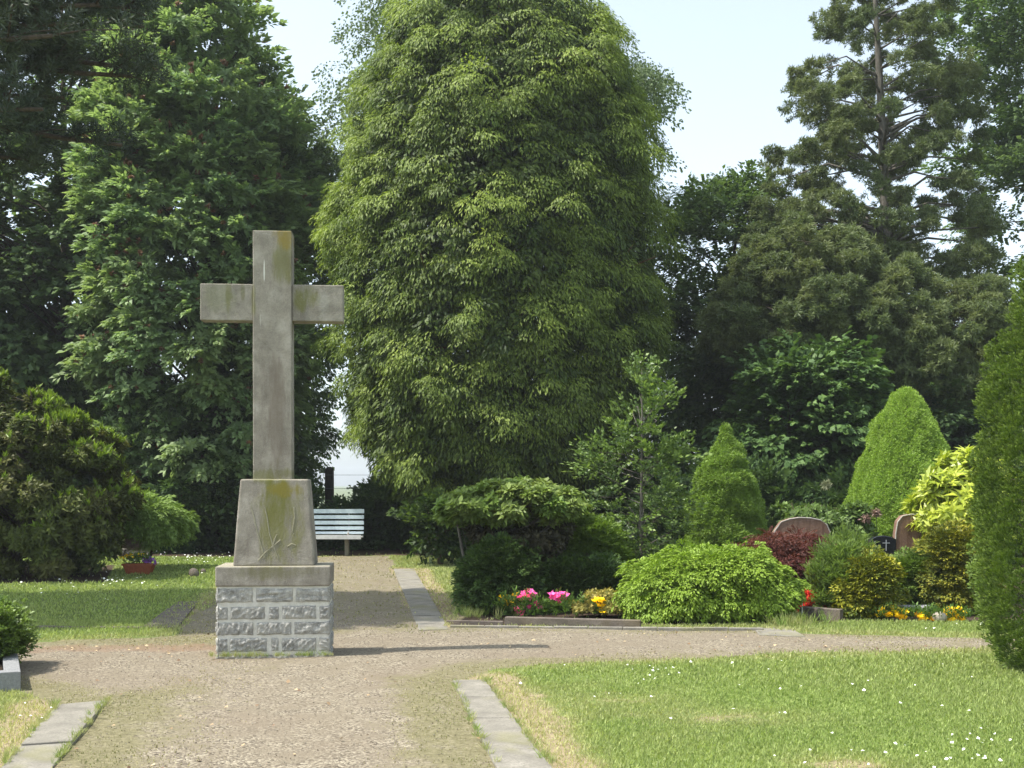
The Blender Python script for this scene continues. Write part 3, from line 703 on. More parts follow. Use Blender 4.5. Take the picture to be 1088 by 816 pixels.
for sx in (-.46, .46):
    mb = MB().box(sx - .045, sx + .045, -.06, .10, -.1, .40).box(sx - .03, sx + .03, -.24, .2, .36, .398)
    mb.tube([(sx, .12, .38), (sx, .31, .62), (sx, .35, 1.02)], [.025] * 3, 6); link('leg', mb.mesh('leg'), KERB, root)

# fence far behind the bench
FY = 31.0; PW = bark_mat('post_wood', (.05, .045, .04), (.14, .12, .10))
root = empty('wire_fence', 'dark round-topped post and thin wires behind the bench, open field beyond', 'fence', (gx(350, FY), FY, 0))
for sx in (-9, -6, -3, 0, 3, 6, 9):
    zt_ = gz(496, FY); mb = MB().tube([(sx, 0, -.2), (sx, 0, zt_ - .12), (sx, 0, zt_ - .04), (sx, 0, zt_)], [.125, .12, .10, .05], 12); link('post', mb.mesh('post'), PW, root, True)
m, nt, out = new_mat('wire'); t = NT(nt); b_ = t.bsdf(out, (.25, .25, .25), .4, .5); b_.inputs['Metallic'].default_value = .8; WIRE = m
mb = MB()
for z_ in (.3, .7, 1.1, 1.5, 1.85): mb.tube([(-9, -.13, z_), (0, -.13, z_ + .005), (9, -.13, z_)], [.005] * 3, 5)
link('wire', mb.mesh('wire'), WIRE, root)

# ------------------------------------------------------------------ graves
m, nt, out = new_mat('brown_granite'); t = NT(nt); p = t.obj(); mp = t.n('ShaderNodeMapping'); t.l(p, mp.inputs[0]); mp.inputs['Scale'].default_value = (1, 1, .12)
n1, n2 = t.noise(mp.outputs[0], 11, 5, .7, .6), t.noise(p, 40, 4, .7)
col = t.ramp(n1, [(.35, (.14, .075, .05)), (.52, (.25, .15, .105)), (.62, (.20, .12, .085)), (.68, (.48, .42, .33))]); col = t.mix(t.smooth(n2, .4, .8), col, (.15, .09, .065))
t.bsdf(out, col, .7, .3, t.bump(n2, .6, .01)); BROWN = m
RIM = stone_mat('rough_rim', (.33, .30, .25), (.44, .41, .36), (.52, .49, .44), 20)
m, nt, out = new_mat('black_granite'); t = NT(nt); t.bsdf(out, t.ramp(t.noise(t.obj(), 160, 2), [(.4, (.012, .013, .017)), (.7, (.035, .037, .045))]), .12, .5); BLACK = m
m, nt, out = new_mat('silver_letter'); t = NT(nt); t.bsdf(out, (.40, .41, .43), .4, .5); SILV = m
GREYG = stone_mat('grey_granite', (.24, .23, .23), (.36, .35, .345), (.48, .47, .465), 30)
def headstone(label, Y, pts, base_px, depth, mat, rim=True, extra=None):
    x0 = gx(base_px, Y); root = empty('headstone', label, 'gravestone', (x0, Y, 0), 'headstones among the grave planting')
    P = [(gx(a, Y) - x0, gz(b, Y)) for a, b in pts]
    xmin, xmax = min(p[0] for p in P), max(p[0] for p in P)
    P = [(xmax, -.1)] + P[::-1] + [(xmin, -.1)]
    o = link('slab', MB().prism(P, -depth / 2, depth / 2).mesh('headstone_slab'), mat); bevel(o, .012, 2, .004, 12); o.parent = root
    if rim:
        mb = MB(); top = P[1:-1]; mb.tube([(a * 1.0, -depth / 2, b - .004) for a, b in top], [.010] * len(top), 6); link('rim', mb.mesh('rim'), RIM, root)
    mb = MB().box(xmin - .08, xmax + .08, -.14, .14, -.05, .12); o = link('plinth', mb.mesh('plinth'), GREYG, root)
    if extra: extra(root, P)
    return root
headstone('wide low brown granite headstone with rough arched top, behind the red maple', 17.6, [(818, 572), (823, 562), (829, 554), (838, 551), (848, 549.5), (860, 550), (870, 552), (877, 557), (881, 566)], 850, .16, BROWN)
headstone('narrow upright brown headstone leaning against the yellow leaved shrub', 16.8, [(949, 583), (950, 566), (952, 554), (957, 548), (966, 546), (978, 547), (990, 551)], 968, .16, BROWN)
def whitecross(root, P):
    Y = 16.2; x0 = gx(936, Y); a, b = gx(940, Y) - x0, gz(578, Y)
    mb = MB().box(a - .005, a + .005, -.0665, -.060, b - .09, b + .06).box(a - .05, a + .05, -.0664, -.061, b + .012, b + .022); link('cross_emblem', mb.mesh('cross_emblem'), SILV, root)
    a = gx(928, Y) - x0; mb = MB().tube([(a, -.0665, b - .1), (a + .004, -.0665, b - .02), (a, -.0665, b + .045)], [.004] * 3, 5); link('line_ornament', mb.mesh('line_ornament'), SILV, root)
headstone('small polished black headstone with a silver cross, left of the upright brown stone', 16.2, [(923, 577), (924, 573), (930, 570), (938, 569), (946, 570), (951, 573)], 936, .12, BLACK, False, whitecross)
headstone('far dark headstone with grey edge, above and behind the arched brown one', 23.5, [(840, 529), (842, 528), (870, 528), (873, 529)], 856, .14, BLACK, False)
headstone('black headstone corner showing right beside the small cone-shaped spruce', 19.5, [(800, 556), (805, 553), (815, 555), (820, 557)], 811, .12, BLACK, False)
# sloping plaque, boulder, black curb ring
X, Y = G(966, 658); root = empty('grave_plaque', 'sloping grey stone plaque with engraved lines between yellow flowers at the right', 'plaque', (X, Y, 0))
o = link('plate', MB().box(-.20, .20, -.05, .05, 0, .03).mesh('plate'), GREYG); o.data.transform(Matrix.Rotation(math.radians(50), 4, 'X')); o.location = (0, .0, .06); o.parent = root
o.data.transform(Matrix.Scale(2.0, 4, Vector((0, .64, .77)))) if False else None
mb = MB()
for i in range(3): mb.box(-.15 + .02 * i, .14 - .03 * i, -.035 + i * .03, -.028 + i * .03, .0305, .032)
e = link('engraving', mb.mesh('engraving'), BLACK); e.data.transform(Matrix.Rotation(math.radians(50), 4, 'X')); e.parent = o
o.scale = (1.25, 1.9, 1.9)
def pebble(name, label, px, py, s, mat, sc=(1, .8, .8), cat='stone'):
    X, Y = G(px, py); me = bpy.data.meshes.new(name); bm = bmesh.new(); bmesh.ops.create_icosphere(bm, subdivisions=4, radius=s); bm.to_mesh(me); bm.free()
    cc = np.empty(len(me.vertices) * 3, np.float32); me.vertices.foreach_get('co', cc); cc = cc.reshape(-1, 3) * sc; cc *= (1 + .06 * wob(cc, 14 / s * .1, 3))[:, None]
    me.vertices.foreach_set('co', cc.astype(np.float32).ravel()); o = link(name, me, mat, smooth=True); o.location = (X, Y, s * sc[2] * .7); return tag(o, label, cat)
PALE = stone_mat('pale_boulder', (.30, .26, .20), (.40, .35, .28), (.48, .44, .37), 8)
pebble('boulder', 'pale cream boulder between the yellow flowers at the right', 998, 660, .085, PALE)
# grey grave kerb in the front left corner
X, Y = G(22, 733); Xb, Yb = G(22, 721)
root = empty('grave_kerb', 'low pale granite grave kerb cut by the left edge of the frame, under the box bush', 'grave kerb', (X, Y, 0))
KG = stone_mat('pale_granite', (.20, .20, .20), (.26, .26, .26), (.32, .32, .32), 40)
zk = .145
for nm, (a, b, c, d) in (('kerb_stone', (-3, 0, 0, .12)), ('kerb_stone', (-.12, 0, .125, 1.15)), ('kerb_stone', (-3, 0, 1.155, 1.27))):
    o = link(nm, MB().box(a, b, c, d, -.05, zk).mesh(nm), KG); bevel(o, .006, 2, 0); o.parent = root
root.rotation_euler = (0, 0, math.radians(24))
o = link('soil', MB().box(-3, -.125, .125, 1.15, -.05, .10).mesh('soil'), None, root); m, nt, out = new_mat('grave_soil'); t = NT(nt); nn_ = t.noise(t.obj(), 25, 5, .7); t.bsdf(out, t.ramp(nn_, [(.3, (.02, .015, .01)), (.7, (.07, .05, .035))]), .95, .1, t.bump(nn_, 1, .03)); o.data.materials.append(m)

# ------------------------------------------------------------------ flower trough
X, Y = G(148, 610); root = empty('flower_trough', 'terracotta trough planted with yellow and purple flowers on the lawn left of the monument', 'planter', (X, Y, 0))
m, nt, out = new_mat('terracotta'); t = NT(nt); t.bsdf(out, t.ramp(t.noise(t.obj(), 20, 4), [(.3, (.24, .065, .03)), (.7, (.38, .115, .055))]), .75, .3); TERRA = m
mb = MB(); w0, w1, hh_ = .20, .26, .19
prof = [(w0, .085, 0), (w1, .115, hh_ - .03), (w1 + .02, .13, hh_ - .03), (w1 + .02, .13, hh_), (w1 - .005, .10, hh_), (w1 - .02, .09, hh_ - .04)]
b = 0
for (a, c, z_) in prof: mb.v += [(-a, -c, z_), (a, -c, z_), (a, c, z_), (-a, c, z_)]
for i in range(len(prof) - 1):
    for j in range(4): mb.f.append((i * 4 + j, i * 4 + (j + 1) % 4, (i + 1) * 4 + (j + 1) % 4, (i + 1) * 4 + j))
mb.f += [(3, 2, 1, 0), tuple(4 * (len(prof) - 1) + j for j in range(4))]
link('pot', mb.mesh('pot'), TERRA, root)
FLY = leaf_mat('petal_yellow', (.75, .48, .01), (.85, .62, .01), (.9, .72, .03), trans=.15)
FLP = leaf_mat('petal_purple', (.16, .05, .30), (.28, .09, .45), (.42, .2, .6), trans=.15)
FLK = leaf_mat('petal_pink', (.65, .06, .28), (.85, .16, .45), (.92, .40, .62), trans=.2)
FLR = leaf_mat('petal_red', (.30, .02, .015), (.55, .03, .02), (.70, .10, .06), trans=.15)
FLO = leaf_mat('leaf_orange', (.16, .15, .04), (.34, .27, .07), (.52, .42, .16), alt=(.12, .16, .04), altf=.5, trans=.25)
GREENS = leaf_mat('leaf_green_soft', (.04, .075, .02), (.08, .14, .03), (.15, .24, .06), trans=.3)
TPET = [t_rosette(7, .035, .03, 1.35, .15, s, .05, .2) for s in range(3)]
TBIG = [t_rosette(9, .05, .045, 1.3, .3, s, .1, .2) for s in range(3)]
def flower_part(name, n, c, rad, mat, root, ts=TPET, S=1.0, seed=1, up=.9):
    r = np.random.default_rng(seed); P = np.array(c) + r.normal(0, 1, (n, 3)).clip(-1.6, 1.6) * np.array(rad); P[:, 2] = np.maximum(P[:, 2], .02)
    Xd = r.normal(0, .45, (n, 3)) + [0, -.5, up]
    return link(name, leaf_mesh(name, place(ts, P, Xd, S=S * r.uniform(.7, 1.2, n), rng=r)), mat, root)
TSM = [t_twig(12, .09, .035, .016, seed=s, lift=.3) for s in range(4)]
flower_part('foliage', 60, (-.03, 0, .24), (.15, .05, .04), GREENS, root, TSM, 1.3, 4)
for i, (a, b) in enumerate([(-.30, .30), (-.22, .33), (-.14, .35), (-.06, .32), (.02, .34), (.08, .36)]): flower_part('blossom', 5, (a, -.03, b), (.02, .03, .015), FLY, root, seed=5 + i)
for i, (a, b) in enumerate([(.12, .26), (.18, .23), (.24, .25), (.30, .21), (.21, .27)]): flower_part('blossom', 7, (a, -.07, b), (.025, .03, .02), FLP, root, seed=16 + i)

# ================================================================== trees
TW_MAPLE = [t_twig(16, .50, .15, .125, 1.1, .25, .4, lift=-.5, face=.8, seed=s) for s in range(5)]
TW_ROWAN = [t_rosette(12, .19, .075, 1.45, .35, s, .1, .45) for s in range(3)] + [t_twig(20, .42, .15, .07, 1.0, .3, .4, lift=-.3, face=.8, seed=s + 9) for s in range(5)]
TW_SMALL = [t_twig(20, .46, .10, .08, 1.1, .3, .45, lift=-.45, face=.8, seed=s + 20) for s in range(5)]
TW_BIRCH = [t_twig(20, .75, .085, .06, .8, .1, .8, lift=.1, seed=s + 40) for s in range(5)]
SPRAY = [t_spray(42, .50, .30, .095, .036, .42, s, hang=.38) for s in range(8)]
FRINGE = [t_fringe(44, .36, .088, .026, s) for s in range(8)]
PUFF = [t_tuft(34, .115, .024, 1.7, s, .09) for s in range(6)]
SPRAYO = [t_spray(38, .42, .2, .10, .036, .2, s + 10, hang=.1) for s in range(6)]
PINE = [t_tuft(38, .13, .017, 1.5, s, .12) for s in range(5)]

M_ROWAN = leaf_mat('rowan_leaf', (.085, .135, .065), (.15, .22, .10), (.23, .31, .15), alt=(.22, .26, .10), altf=.4, trans=.42)
M_MAPLE = leaf_mat('maple_leaf', (.045, .075, .03), (.085, .13, .045), (.16, .22, .075), alt=(.04, .075, .035), altf=.5, trans=.4)
M_DARKB = leaf_mat('dark_leaf', (.03, .055, .02), (.06, .10, .035), (.11, .165, .05), alt=(.025, .05, .022), altf=.5, trans=.35)
M_BIRCH = leaf_mat('birch_leaf', (.05, .075, .03), (.085, .125, .05), (.15, .20, .09))
M_CYP = leaf_mat('cypress_leaf', (.018, .036, .010), (.075, .115, .022), (.22, .28, .05), alt=(.17, .21, .03), altf=.3, trans=.35)
M_OLIVE = leaf_mat('olive_needle', (.042, .060, .028), (.085, .115, .045), (.165, .20, .075), alt=(.14, .155, .055), altf=.5, trans=.3)
M_PINE = leaf_mat('pine_needle', (.018, .03, .02), (.04, .055, .034), (.08, .10, .06), trans=.05, alt=(.05, .06, .03), altf=.4)
GB = 'trees at the back of the graveyard'
def rowan_berries(rng, B, P, X): return []

root, B, P = poly_tree('rowan_tree', 'tall blue green rowan with reddish fruit clusters rising behind the stone cross', 'tree', 29,
    [(108, 115), (112, 70), (130, 38), (158, 18), (195, 10), (225, 2), (255, -6), (274, 14), (280, 55), (294, 92), (310, 125), (330, 160), (345, 200), (350, 260), (330, 330), (322, 400), (300, 480), (262, 540),
     (190, 555), (140, 500), (95, 470), (78, 420), (108, 330), (96, 250), (100, 170)], 212, TW_ROWAN, M_ROWAN, BARK, nb=340, m=32, rb=.36, thick=2.3, S=1.0, seed=3, group=GB,
    holes=[(130, 425, 6), (234, 416, 5)], r0=.16, top=(gx(216, 29), 29, 12.3), updir=.05, flat=.85, topside=.3, rise=.8, frac=.35)
X3 = P - np.array([root.location.x, root.location.y, 5.5]); rr = np.random.default_rng(4); k = rr.choice(len(P), 800, replace=False); Pb = P[k] + nrm(X3[k]) * .25 + [0, 0, .12]
TBER = [t_rosette(16, .06, .05, 1.4, .5, s, .2, .1) for s in range(3)]
M_BERRY = leaf_mat('unripe_berry', (.11, .065, .035), (.20, .11, .06), (.28, .17, .09), trans=.05)
me = leaf_mesh('berry_clusters', place(TBER, Pb, rr.normal(0, .4, (800, 3)) + [0, -.6, .7], S=1.5, rng=rr)); rebase(me, root.location); tag(link('berry_clusters', me, M_BERRY, root), kind='stuff')

poly_tree('maple_tree', 'dark broadleaved tree at the far left behind the pine branches', 'tree', 31,
    [(-90, 215), (20, 180), (62, 130), (80, 60), (95, -50), (180, -60), (200, 20), (170, 120), (150, 240), (140, 380), (120, 440), (110, 540), (-100, 560)], 60, TW_MAPLE, M_MAPLE, BARK, nb=300, m=36, rb=.55, thick=3.5, S=1.05, seed=5, group=GB,
    holes=[(110, 395, 10), (128, 425, 9), (8, 160, 16), (20, 130, 10)], r0=.22, flat=.8, frac=.3)
poly_tree('linden_tree', 'loose dark tree showing between the rowan and the great cypress', 'tree', 33,
    [(225, 240), (250, 150), (290, 110), (325, 115), (348, 165), (366, 260), (350, 330), (338, 400), (338, 440), (328, 530), (225, 545)], 322, TW_SMALL, M_MAPLE, BARK, nb=190, m=30, rb=.5, thick=3, S=1.1, seed=7, flat=.8, group=GB,
    holes=[(372, 470, 42), (365, 515, 34), (318, 340, 10), (338, 372, 9), (330, 420, 10), (350, 440, 14), (300, 445, 12), (312, 385, 7), (345, 500, 12)], r0=.2)
poly_tree('birch_tree', 'pale drooping birch peeping out behind both sides of the great cypress', 'tree', 33,
    [(334, 190), (340, 100), (372, 60), (390, -70), (640, -80), (668, 50), (704, 78), (706, 130), (690, 165), (640, 220), (345, 275)], 520, TW_BIRCH, M_BIRCH, BARKG, nb=150, m=26, rb=.6, thick=3, S=1.0, seed=8, group=GB,
    r0=.2, outw=.25, updir=-1.0, flat=1.0, roll=.8, rmin=.012)
poly_tree('birch_tree', 'loose tip of a second birch drooping right of the cypress crown', 'tree', 30,
    [(640, 60), (672, 66), (698, 80), (704, 110), (698, 150), (684, 160), (640, 170)], 640, TW_BIRCH, M_BIRCH, BARKG, nb=22, m=26, rb=.35, thick=1.2, S=.8, seed=18, group=GB, r0=.12, outw=.25, updir=-1.0, flat=1.0, roll=.8, rmin=.012, top=(gx(650, 30), 30, 12.5)) 

def cypress():
    """boughs hang like tongues from a rounded cone; every bough carries drooping sprays, with inner foliage behind them coloured darker as shade"""
    rng = np.random.default_rng(4); Y = 27.0; x0 = gx(530, Y)
    prof = [(-75, 10), (-30, 55), (0, 92), (60, 122), (120, 144), (200, 161), (280, 168), (350, 166), (410, 158), (445, 150), (475, 132), (500, 112), (520, 92), (540, 55)]
    z = np.array([gz(a, Y) for a, b in prof]); r = np.array([b * Y / F for a, b in prof]); o = np.argsort(z); z, r = z[o], r[o]
    nb = 1100; cand = rng.uniform(z[0], z[-1], 8000); k = rng.random(8000) * r.max() < np.interp(cand, z, r); zb = cand[k][:nb]; th = np.arange(nb) * 2.399963 + rng.normal(0, .2, nb)
    rb = rng.choice([.20, .28, .38], nb, p=[.35, .4, .25]); Q = np.c_[np.cos(th) * 3, np.sin(th) * 3, zb]; hol = wob(Q, 1.5, 3); fine = wob(Q, 3.6, 6)
    rad = np.interp(zb, z, r) * (.97 + .065 * hol) + .26 * fine - rb * .5 - .35 * rng.random(nb) ** 1.5 + (rng.random(nb) < .12) * rng.uniform(.1, .4, nb)
    B = np.c_[x0 + np.cos(th) * rad, Y + np.sin(th) * rad, zb]; O = np.c_[np.cos(th), np.sin(th), 0 * th]
    m = 11; d = nrm(rng.normal(0, 1, (nb, m, 3)) + O[:, None] * 1.1 + [0, 0, .4]); P = B[:, None] + d * (rb[:, None, None] * rng.uniform(.3, 1, (nb, m, 1)) ** .5) * [1, 1, 1.1]
    X = d * [1, 1, .3] + O[:, None] * .9 + [0, 0, .1]; bo = np.repeat(rng.random(nb), m); P = P.reshape(-1, 3); X = X.reshape(-1, 3)
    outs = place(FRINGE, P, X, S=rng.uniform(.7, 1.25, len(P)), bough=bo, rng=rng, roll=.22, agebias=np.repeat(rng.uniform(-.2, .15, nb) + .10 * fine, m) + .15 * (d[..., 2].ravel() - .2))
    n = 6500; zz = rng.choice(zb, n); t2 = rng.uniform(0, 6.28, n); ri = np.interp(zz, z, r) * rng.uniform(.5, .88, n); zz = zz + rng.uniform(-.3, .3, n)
    Pi = np.c_[x0 + np.cos(t2) * ri, Y + np.sin(t2) * ri, zz]; outs += place(SPRAY, Pi, np.c_[np.cos(t2), np.sin(t2), 0 * t2 - .3], S=1.5, rng=rng, agebias=-.5)  # inner fill coloured darker for the shade between the boughs
    root = empty('cypress_tree', 'great bright green cypress with drooping sprays filling the middle of the view', 'tree', (x0, Y, 0), GB)
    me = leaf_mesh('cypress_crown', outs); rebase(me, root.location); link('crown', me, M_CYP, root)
    mb = MB(); limbs(mb, (x0, Y, 0), (x0, Y, z[-1] * .93), .36, B[::24], rng, 1, .02, rise=.05, bend=.03)
    for q in range(26):          # bare grey twigs that show at the surface
        i = rng.integers(0, nb); e = B[i] + O[i] * rb[i] * 1.0; f = e + rng.normal(0, .25, 3) + O[i] * .15; mb.tube([B[i], (B[i] + e) / 2 + [0, 0, .12], e, f], [.022, .018, .012, .006], 5)
    mt = mb.mesh('cypress_trunk'); rebase(mt, root.location); link('trunk', mt, BARKR, root, True)
cypress()

root, B, P = poly_tree('old_conifer', 'tall thin-topped conifer with a bare upper trunk and olive green clumps on the right', 'tree', 30,
    [(812, 165), (835, 105), (850, 60), (870, 20), (905, -50), (990, -60), (1012, 40), (1030, 110), (1040, 190), (1050, 260), (1040, 330), (960, 330), (860, 320), (755, 310), (752, 268), (785, 225), (822, 190)], 960, PUFF, M_OLIVE, BARKG, nb=360, m=27, rb=.33, thick=2.6, S=1.0, seed=9, group=GB,
    holes=[(905, 95, 14), (1000, 175, 22), (888, 165, 12), (965, 225, 18), (958, 120, 12), (1005, 110, 10), (915, 235, 14), (925, 20, 12), (930, 60, 10), (870, 200, 10), (985, 60, 12), (1010, 250, 10), (926, 0, 13), (928, 40, 13), (931, 85, 13), (934, 130, 13), (938, 170, 14), (941, 205, 13), (947, 245, 13)],
    r0=.26, top=(gx(926, 30), 30, 15.5), flat=.7, frac=.4, leafname='crown', rmin=.022, bend=.06, rise=.1)
poly_tree('spreading_yew', 'broad olive green conifer with layered boughs below the tall thin-topped one', 'tree', 28,
    [(742, 350), (748, 318), (772, 300), (788, 255), (808, 262), (828, 232), (858, 262), (888, 238), (925, 285), (958, 272), (990, 305), (1050, 300), (1062, 370), (1040, 440), (960, 460), (850, 430), (790, 400), (750, 370)], 905, PUFF, M_OLIVE, BARK, nb=620, m=30, rb=.30, thick=2.6, S=1.05, seed=10, group=GB,
    r0=.2, flat=.7, holes=[(1000, 360, 8), (900, 235, 7)], agebias=.05)
poly_tree('beech_tree', 'dark leafy tree between the great cypress and the olive green conifers', 'tree', 32,
    [(712, 262), (735, 222), (768, 196), (800, 205), (830, 260), (860, 330), (890, 430), (880, 540), (690, 560), (686, 430), (700, 330)], 770, TW_SMALL, M_DARKB, BARK, nb=150, m=42, rb=.7, thick=2.8, S=1.15, seed=12, group=GB,
    holes=[(700, 432, 9), (712, 455, 12), (708, 395, 6), (765, 468, 9), (708, 480, 7), (745, 300, 4)], r0=.18, agebias=.25)
poly_tree('ash_tree', 'grey green leafy tree filling the top right corner', 'tree', 33,
    [(1000, -60), (1120, -70), (1230, 80), (1240, 480), (1060, 500), (1030, 420), (1050, 330), (1030, 240), (1015, 190), (1040, 120), (1000, 60), (985, 10)], 1130, TW_SMALL, M_MAPLE, BARKG, nb=170, m=40, rb=.75, thick=3, S=1.15, seed=13, group=GB,
    holes=[(1012, 172, 16), (1025, 60, 8), (1050, 200, 8), (1045, 105, 6), (1062, 150, 7)], r0=.22)
poly_tree('young_maple', 'low fresh green maple below the olive conifer, above the small cone-shaped spruce', 'tree', 25.5,
    [(782, 470), (800, 410), (822, 378), (860, 368), (905, 395), (915, 460), (900, 545), (800, 560), (770, 530)], 850, TW_MAPLE, leaf_mat('young_maple_leaf', (.03, .055, .018), (.06, .11, .03), (.13, .20, .05), alt=(.04, .08, .025), altf=.4), BARK, nb=75, m=34, rb=.5, thick=1.6, S=.85, seed=14, group=GB, r0=.08)
poly_tree('holm_tree', 'dark tree behind the large cone-shaped spruce and the yellow shrub', 'tree', 27.5,
    [(900, 440), (940, 390), (1000, 400), (1060, 380), (1130, 400), (1150, 520), (1100, 575), (900, 575)], 1010, TW_SMALL, M_DARKB, BARK, nb=95, m=38, rb=.55, thick=1.8, S=1.1, seed=15, group=GB, r0=.1, holes=[(1030, 468, 6), (1042, 440, 5)])

# near pine reaching in from the left; it also shades the lawn
def pine():
    rng = np.random.default_rng(21); x0, y0 = -9.9, 14.3; root = empty('pine_tree', 'dark pine at the left edge with long level branches reaching into the top left corner', 'tree', (x0, y0, 0))
    mb = MB(); pts = [(x0 + .1 * math.sin(i), y0 + .08 * math.cos(i * 1.3), i * 1.5) for i in range(11)]; mb.tube(pts, [.30 * (1 - i / 11.5) + .02 for i in range(11)], 10)
    P = []; X = []; bo = []
    def branch(z, az, L, up):
        d = np.array([math.cos(az), math.sin(az), 0]); s = np.array([x0, y0, z]); n = 8; pl = []
        for i in range(n): f = i / (n - 1); pl.append(s + d * L * f + np.array([0, 0, up * L * f * (1 - .5 * f) + .1 * math.sin(f * 5)]) + np.cross(d, [0, 0, 1]) * .18 * math.sin(f * 4 + z))
        mb.tube(pl, [.055 * (1 - f / 9) * L / 4 + .008 for f in range(n)], 6); b = rng.random()
        for i in range(2, n):
            for sgn in (-1, 1):
                for q in range(2 - (i % 2)):
                    l2 = L * rng.uniform(.12, .26) * (1.1 - .5 * i / n); a2 = az + sgn * rng.uniform(.5, 1.1); s2 = pl[i] * rng.uniform(.97, 1) + 0; s2 = pl[i] + (pl[i - 1] - pl[i]) * rng.random()
                    e2 = s2 + np.array([math.cos(a2) * l2, math.sin(a2) * l2, rng.uniform(.0, .35) * l2]); mb.tube([s2, (s2 + e2) / 2 + [0, 0, .03], e2], [.016, .011, .006], 5)
                    for tt in np.linspace(.2, 1, 11):
                        pp = s2 + (e2 - s2) * tt + rng.normal(0, .09, 3); P.append(pp); X.append((e2 - s2) / l2 * .7 + rng.normal(0, .3, 3) + [0, 0, .5]); bo.append(b)
    for z in np.arange(4.6, 14.6, .62):
        L = 5.6 * (1 - ((z - 7) / 12) ** 2 * 1.1) if z > 6.6 else 3.4
        nbr = 8
        for j in range(nbr):
            az = j * 6.283 / nbr + rng.uniform(-.3, .3) + z
            l = L * rng.uniform(.8, 1.0); rx = math.cos(az) * l
            if z < 5.9: l = min(l, 3.0)
            l *= 1 - .52 * abs(math.sin(az)) 
            branch(z, az, l, rng.uniform(.0, .12))
    for z, az, L in ((5.75, .12, 3.9), (5.95, -.2, 4.6), (6.2, .28, 4.9), (6.4, 0., 4.4), (6.6, -.3, 5.0), (6.85, .1, 5.1), (7.1, -.12, 4.7), (7.3, .3, 5.2), (7.55, .02, 5.3), (7.8, -.25, 5.2), (8.1, .15, 5.0)): branch(z, az, L, .02)
    P = np.array(P); X = np.array(X); bo = np.array(bo)
    me = leaf_mesh('pine_crown', place(PINE, P, X, S=rng.uniform(.8, 1.15, len(P)), bough=bo, rng=rng)); rebase(me, root.location); link('crown', me, M_PINE, root)
    mt = mb.mesh('pine_trunk'); rebase(mt, root.location); link('trunk', mt, BARK, root, True)
pine()

# ================================================================== dark undergrowth
TW_UND = [t_twig(16, .42, .12, .07, 1.1, .25, .5, seed=s + 60) for s in range(4)]
def shrub(name, label, Y, poly, stem, ts, mat, nb, m, rb, thick, S, seed, **kw):
    kw.setdefault('cat', 'shrub'); cat = kw.pop('cat'); kw.setdefault('r0', .05); kw.setdefault('bark', BARK); kw.setdefault('rmin', .008); kw.setdefault('inset', rb * .35)
    bark = kw.pop('bark')
    return poly_tree(name, label, cat, Y, poly, stem, ts, mat, bark, nb=nb, m=m, rb=rb, thick=thick, S=S, seed=seed, leafname='foliage', trunkname='stems', **kw)
GU = 'undergrowth below the trees'
shrub('undergrowth_shrub', 'deep green undergrowth in the shade between the rhododendron and the stone cross', 29, [(110, 470), (150, 425), (185, 418), (215, 450), (300, 480), (325, 540), (325, 588), (120, 588)], 230, TW_UND, M_DARKB, 120, 36, .5, 1.5, 1.1, 31, group=GU)
shrub('undergrowth_shrub', 'dark undergrowth behind the large rhododendron at the left edge', 29.5, [(-140, 440), (60, 470), (140, 490), (130, 590), (-140, 590)], 20, TW_UND, M_DARKB, 80, 34, .55, 1.5, 1.1, 32, group=GU)
shrub('undergrowth_shrub', 'low dark bush right behind the pale blue bench', 29.6, [(335, 545), (352, 541), (385, 534), (420, 524), (470, 520), (500, 540), (500, 590), (335, 590)], 420, TW_UND, M_DARKB, 75, 34, .35, 1.0, 1.0, 33, group=GU)
shrub('undergrowth_shrub', 'thin twiggy bush with sky showing through, right of the round-topped post', 30.3, [(382, 520), (400, 512), (440, 512), (450, 535), (385, 538)], 415, TW_UND, M_DARKB, 16, 20, .25, .6, .8, 34, group=GU)
shrub('undergrowth_shrub', 'dark undergrowth in the shade beneath the great cypress', 29.0, [(480, 520), (560, 500), (650, 505), (700, 500), (720, 590), (480, 595)], 600, TW_UND, M_DARKB, 80, 34, .5, 1.4, 1.1, 35, group=GU)
shrub('undergrowth_shrub', 'shaded green undergrowth behind the two cone-shaped spruces', 24, [(700, 520), (760, 500), (860, 520), (920, 500), (1130, 500), (1150, 610), (690, 610)], 860, TW_UND, leaf_mat('shade_leaf', (.025, .045, .015), (.05, .085, .025), (.10, .155, .04), alt=(.03, .06, .03), altf=.6), 120, 34, .4, 1.2, .9, 36, group=GU)

# ================================================================== left garden
TW_RHO = [t_rosette(9, .14, .042, 1.25, .35, s, .15, .25) for s in range(4)]
TW_RHOY = [t_rosette(8, .13, .04, .55, .3, s + 5, .15, .1) for s in range(4)]
M_RHO = leaf_mat('rhododendron_leaf', (.035, .05, .014), (.085, .11, .024), (.165, .20, .045), alt=(.11, .075, .03), altf=.35, rough=.55, spec=.25, trans=.15)
M_YOUNG = leaf_mat('young_shoot', (.10, .15, .02), (.16, .23, .03), (.24, .32, .06), trans=.35, rough=.4)
rhopoly = [(-140, 420), (-60, 402), (0, 400), (30, 408), (60, 428), (92, 452), (122, 466), (134, 492), (142, 530), (138, 558), (122, 578), (110, 596), (104, 612), (-140, 614)]
root, B, P = shrub('rhododendron_bush', 'large brownish green rhododendron with pale young shoots at the left edge', 20.4, rhopoly, 20, TW_RHO, M_RHO, 250, 50, .27, 1.5, .9, 41, flat=.8, updir=.7)
rg = np.random.default_rng(41); PP = np.array([(gx(a, 20.4), gz(b, 20.4)) for a, b in rhopoly]); d_ = poly_dist(PP, P[:, 0], P[:, 2]); d_ = d_ + .5 * np.abs(P[:, 1] - 20.4) * (P[:, 1] > 20.4)
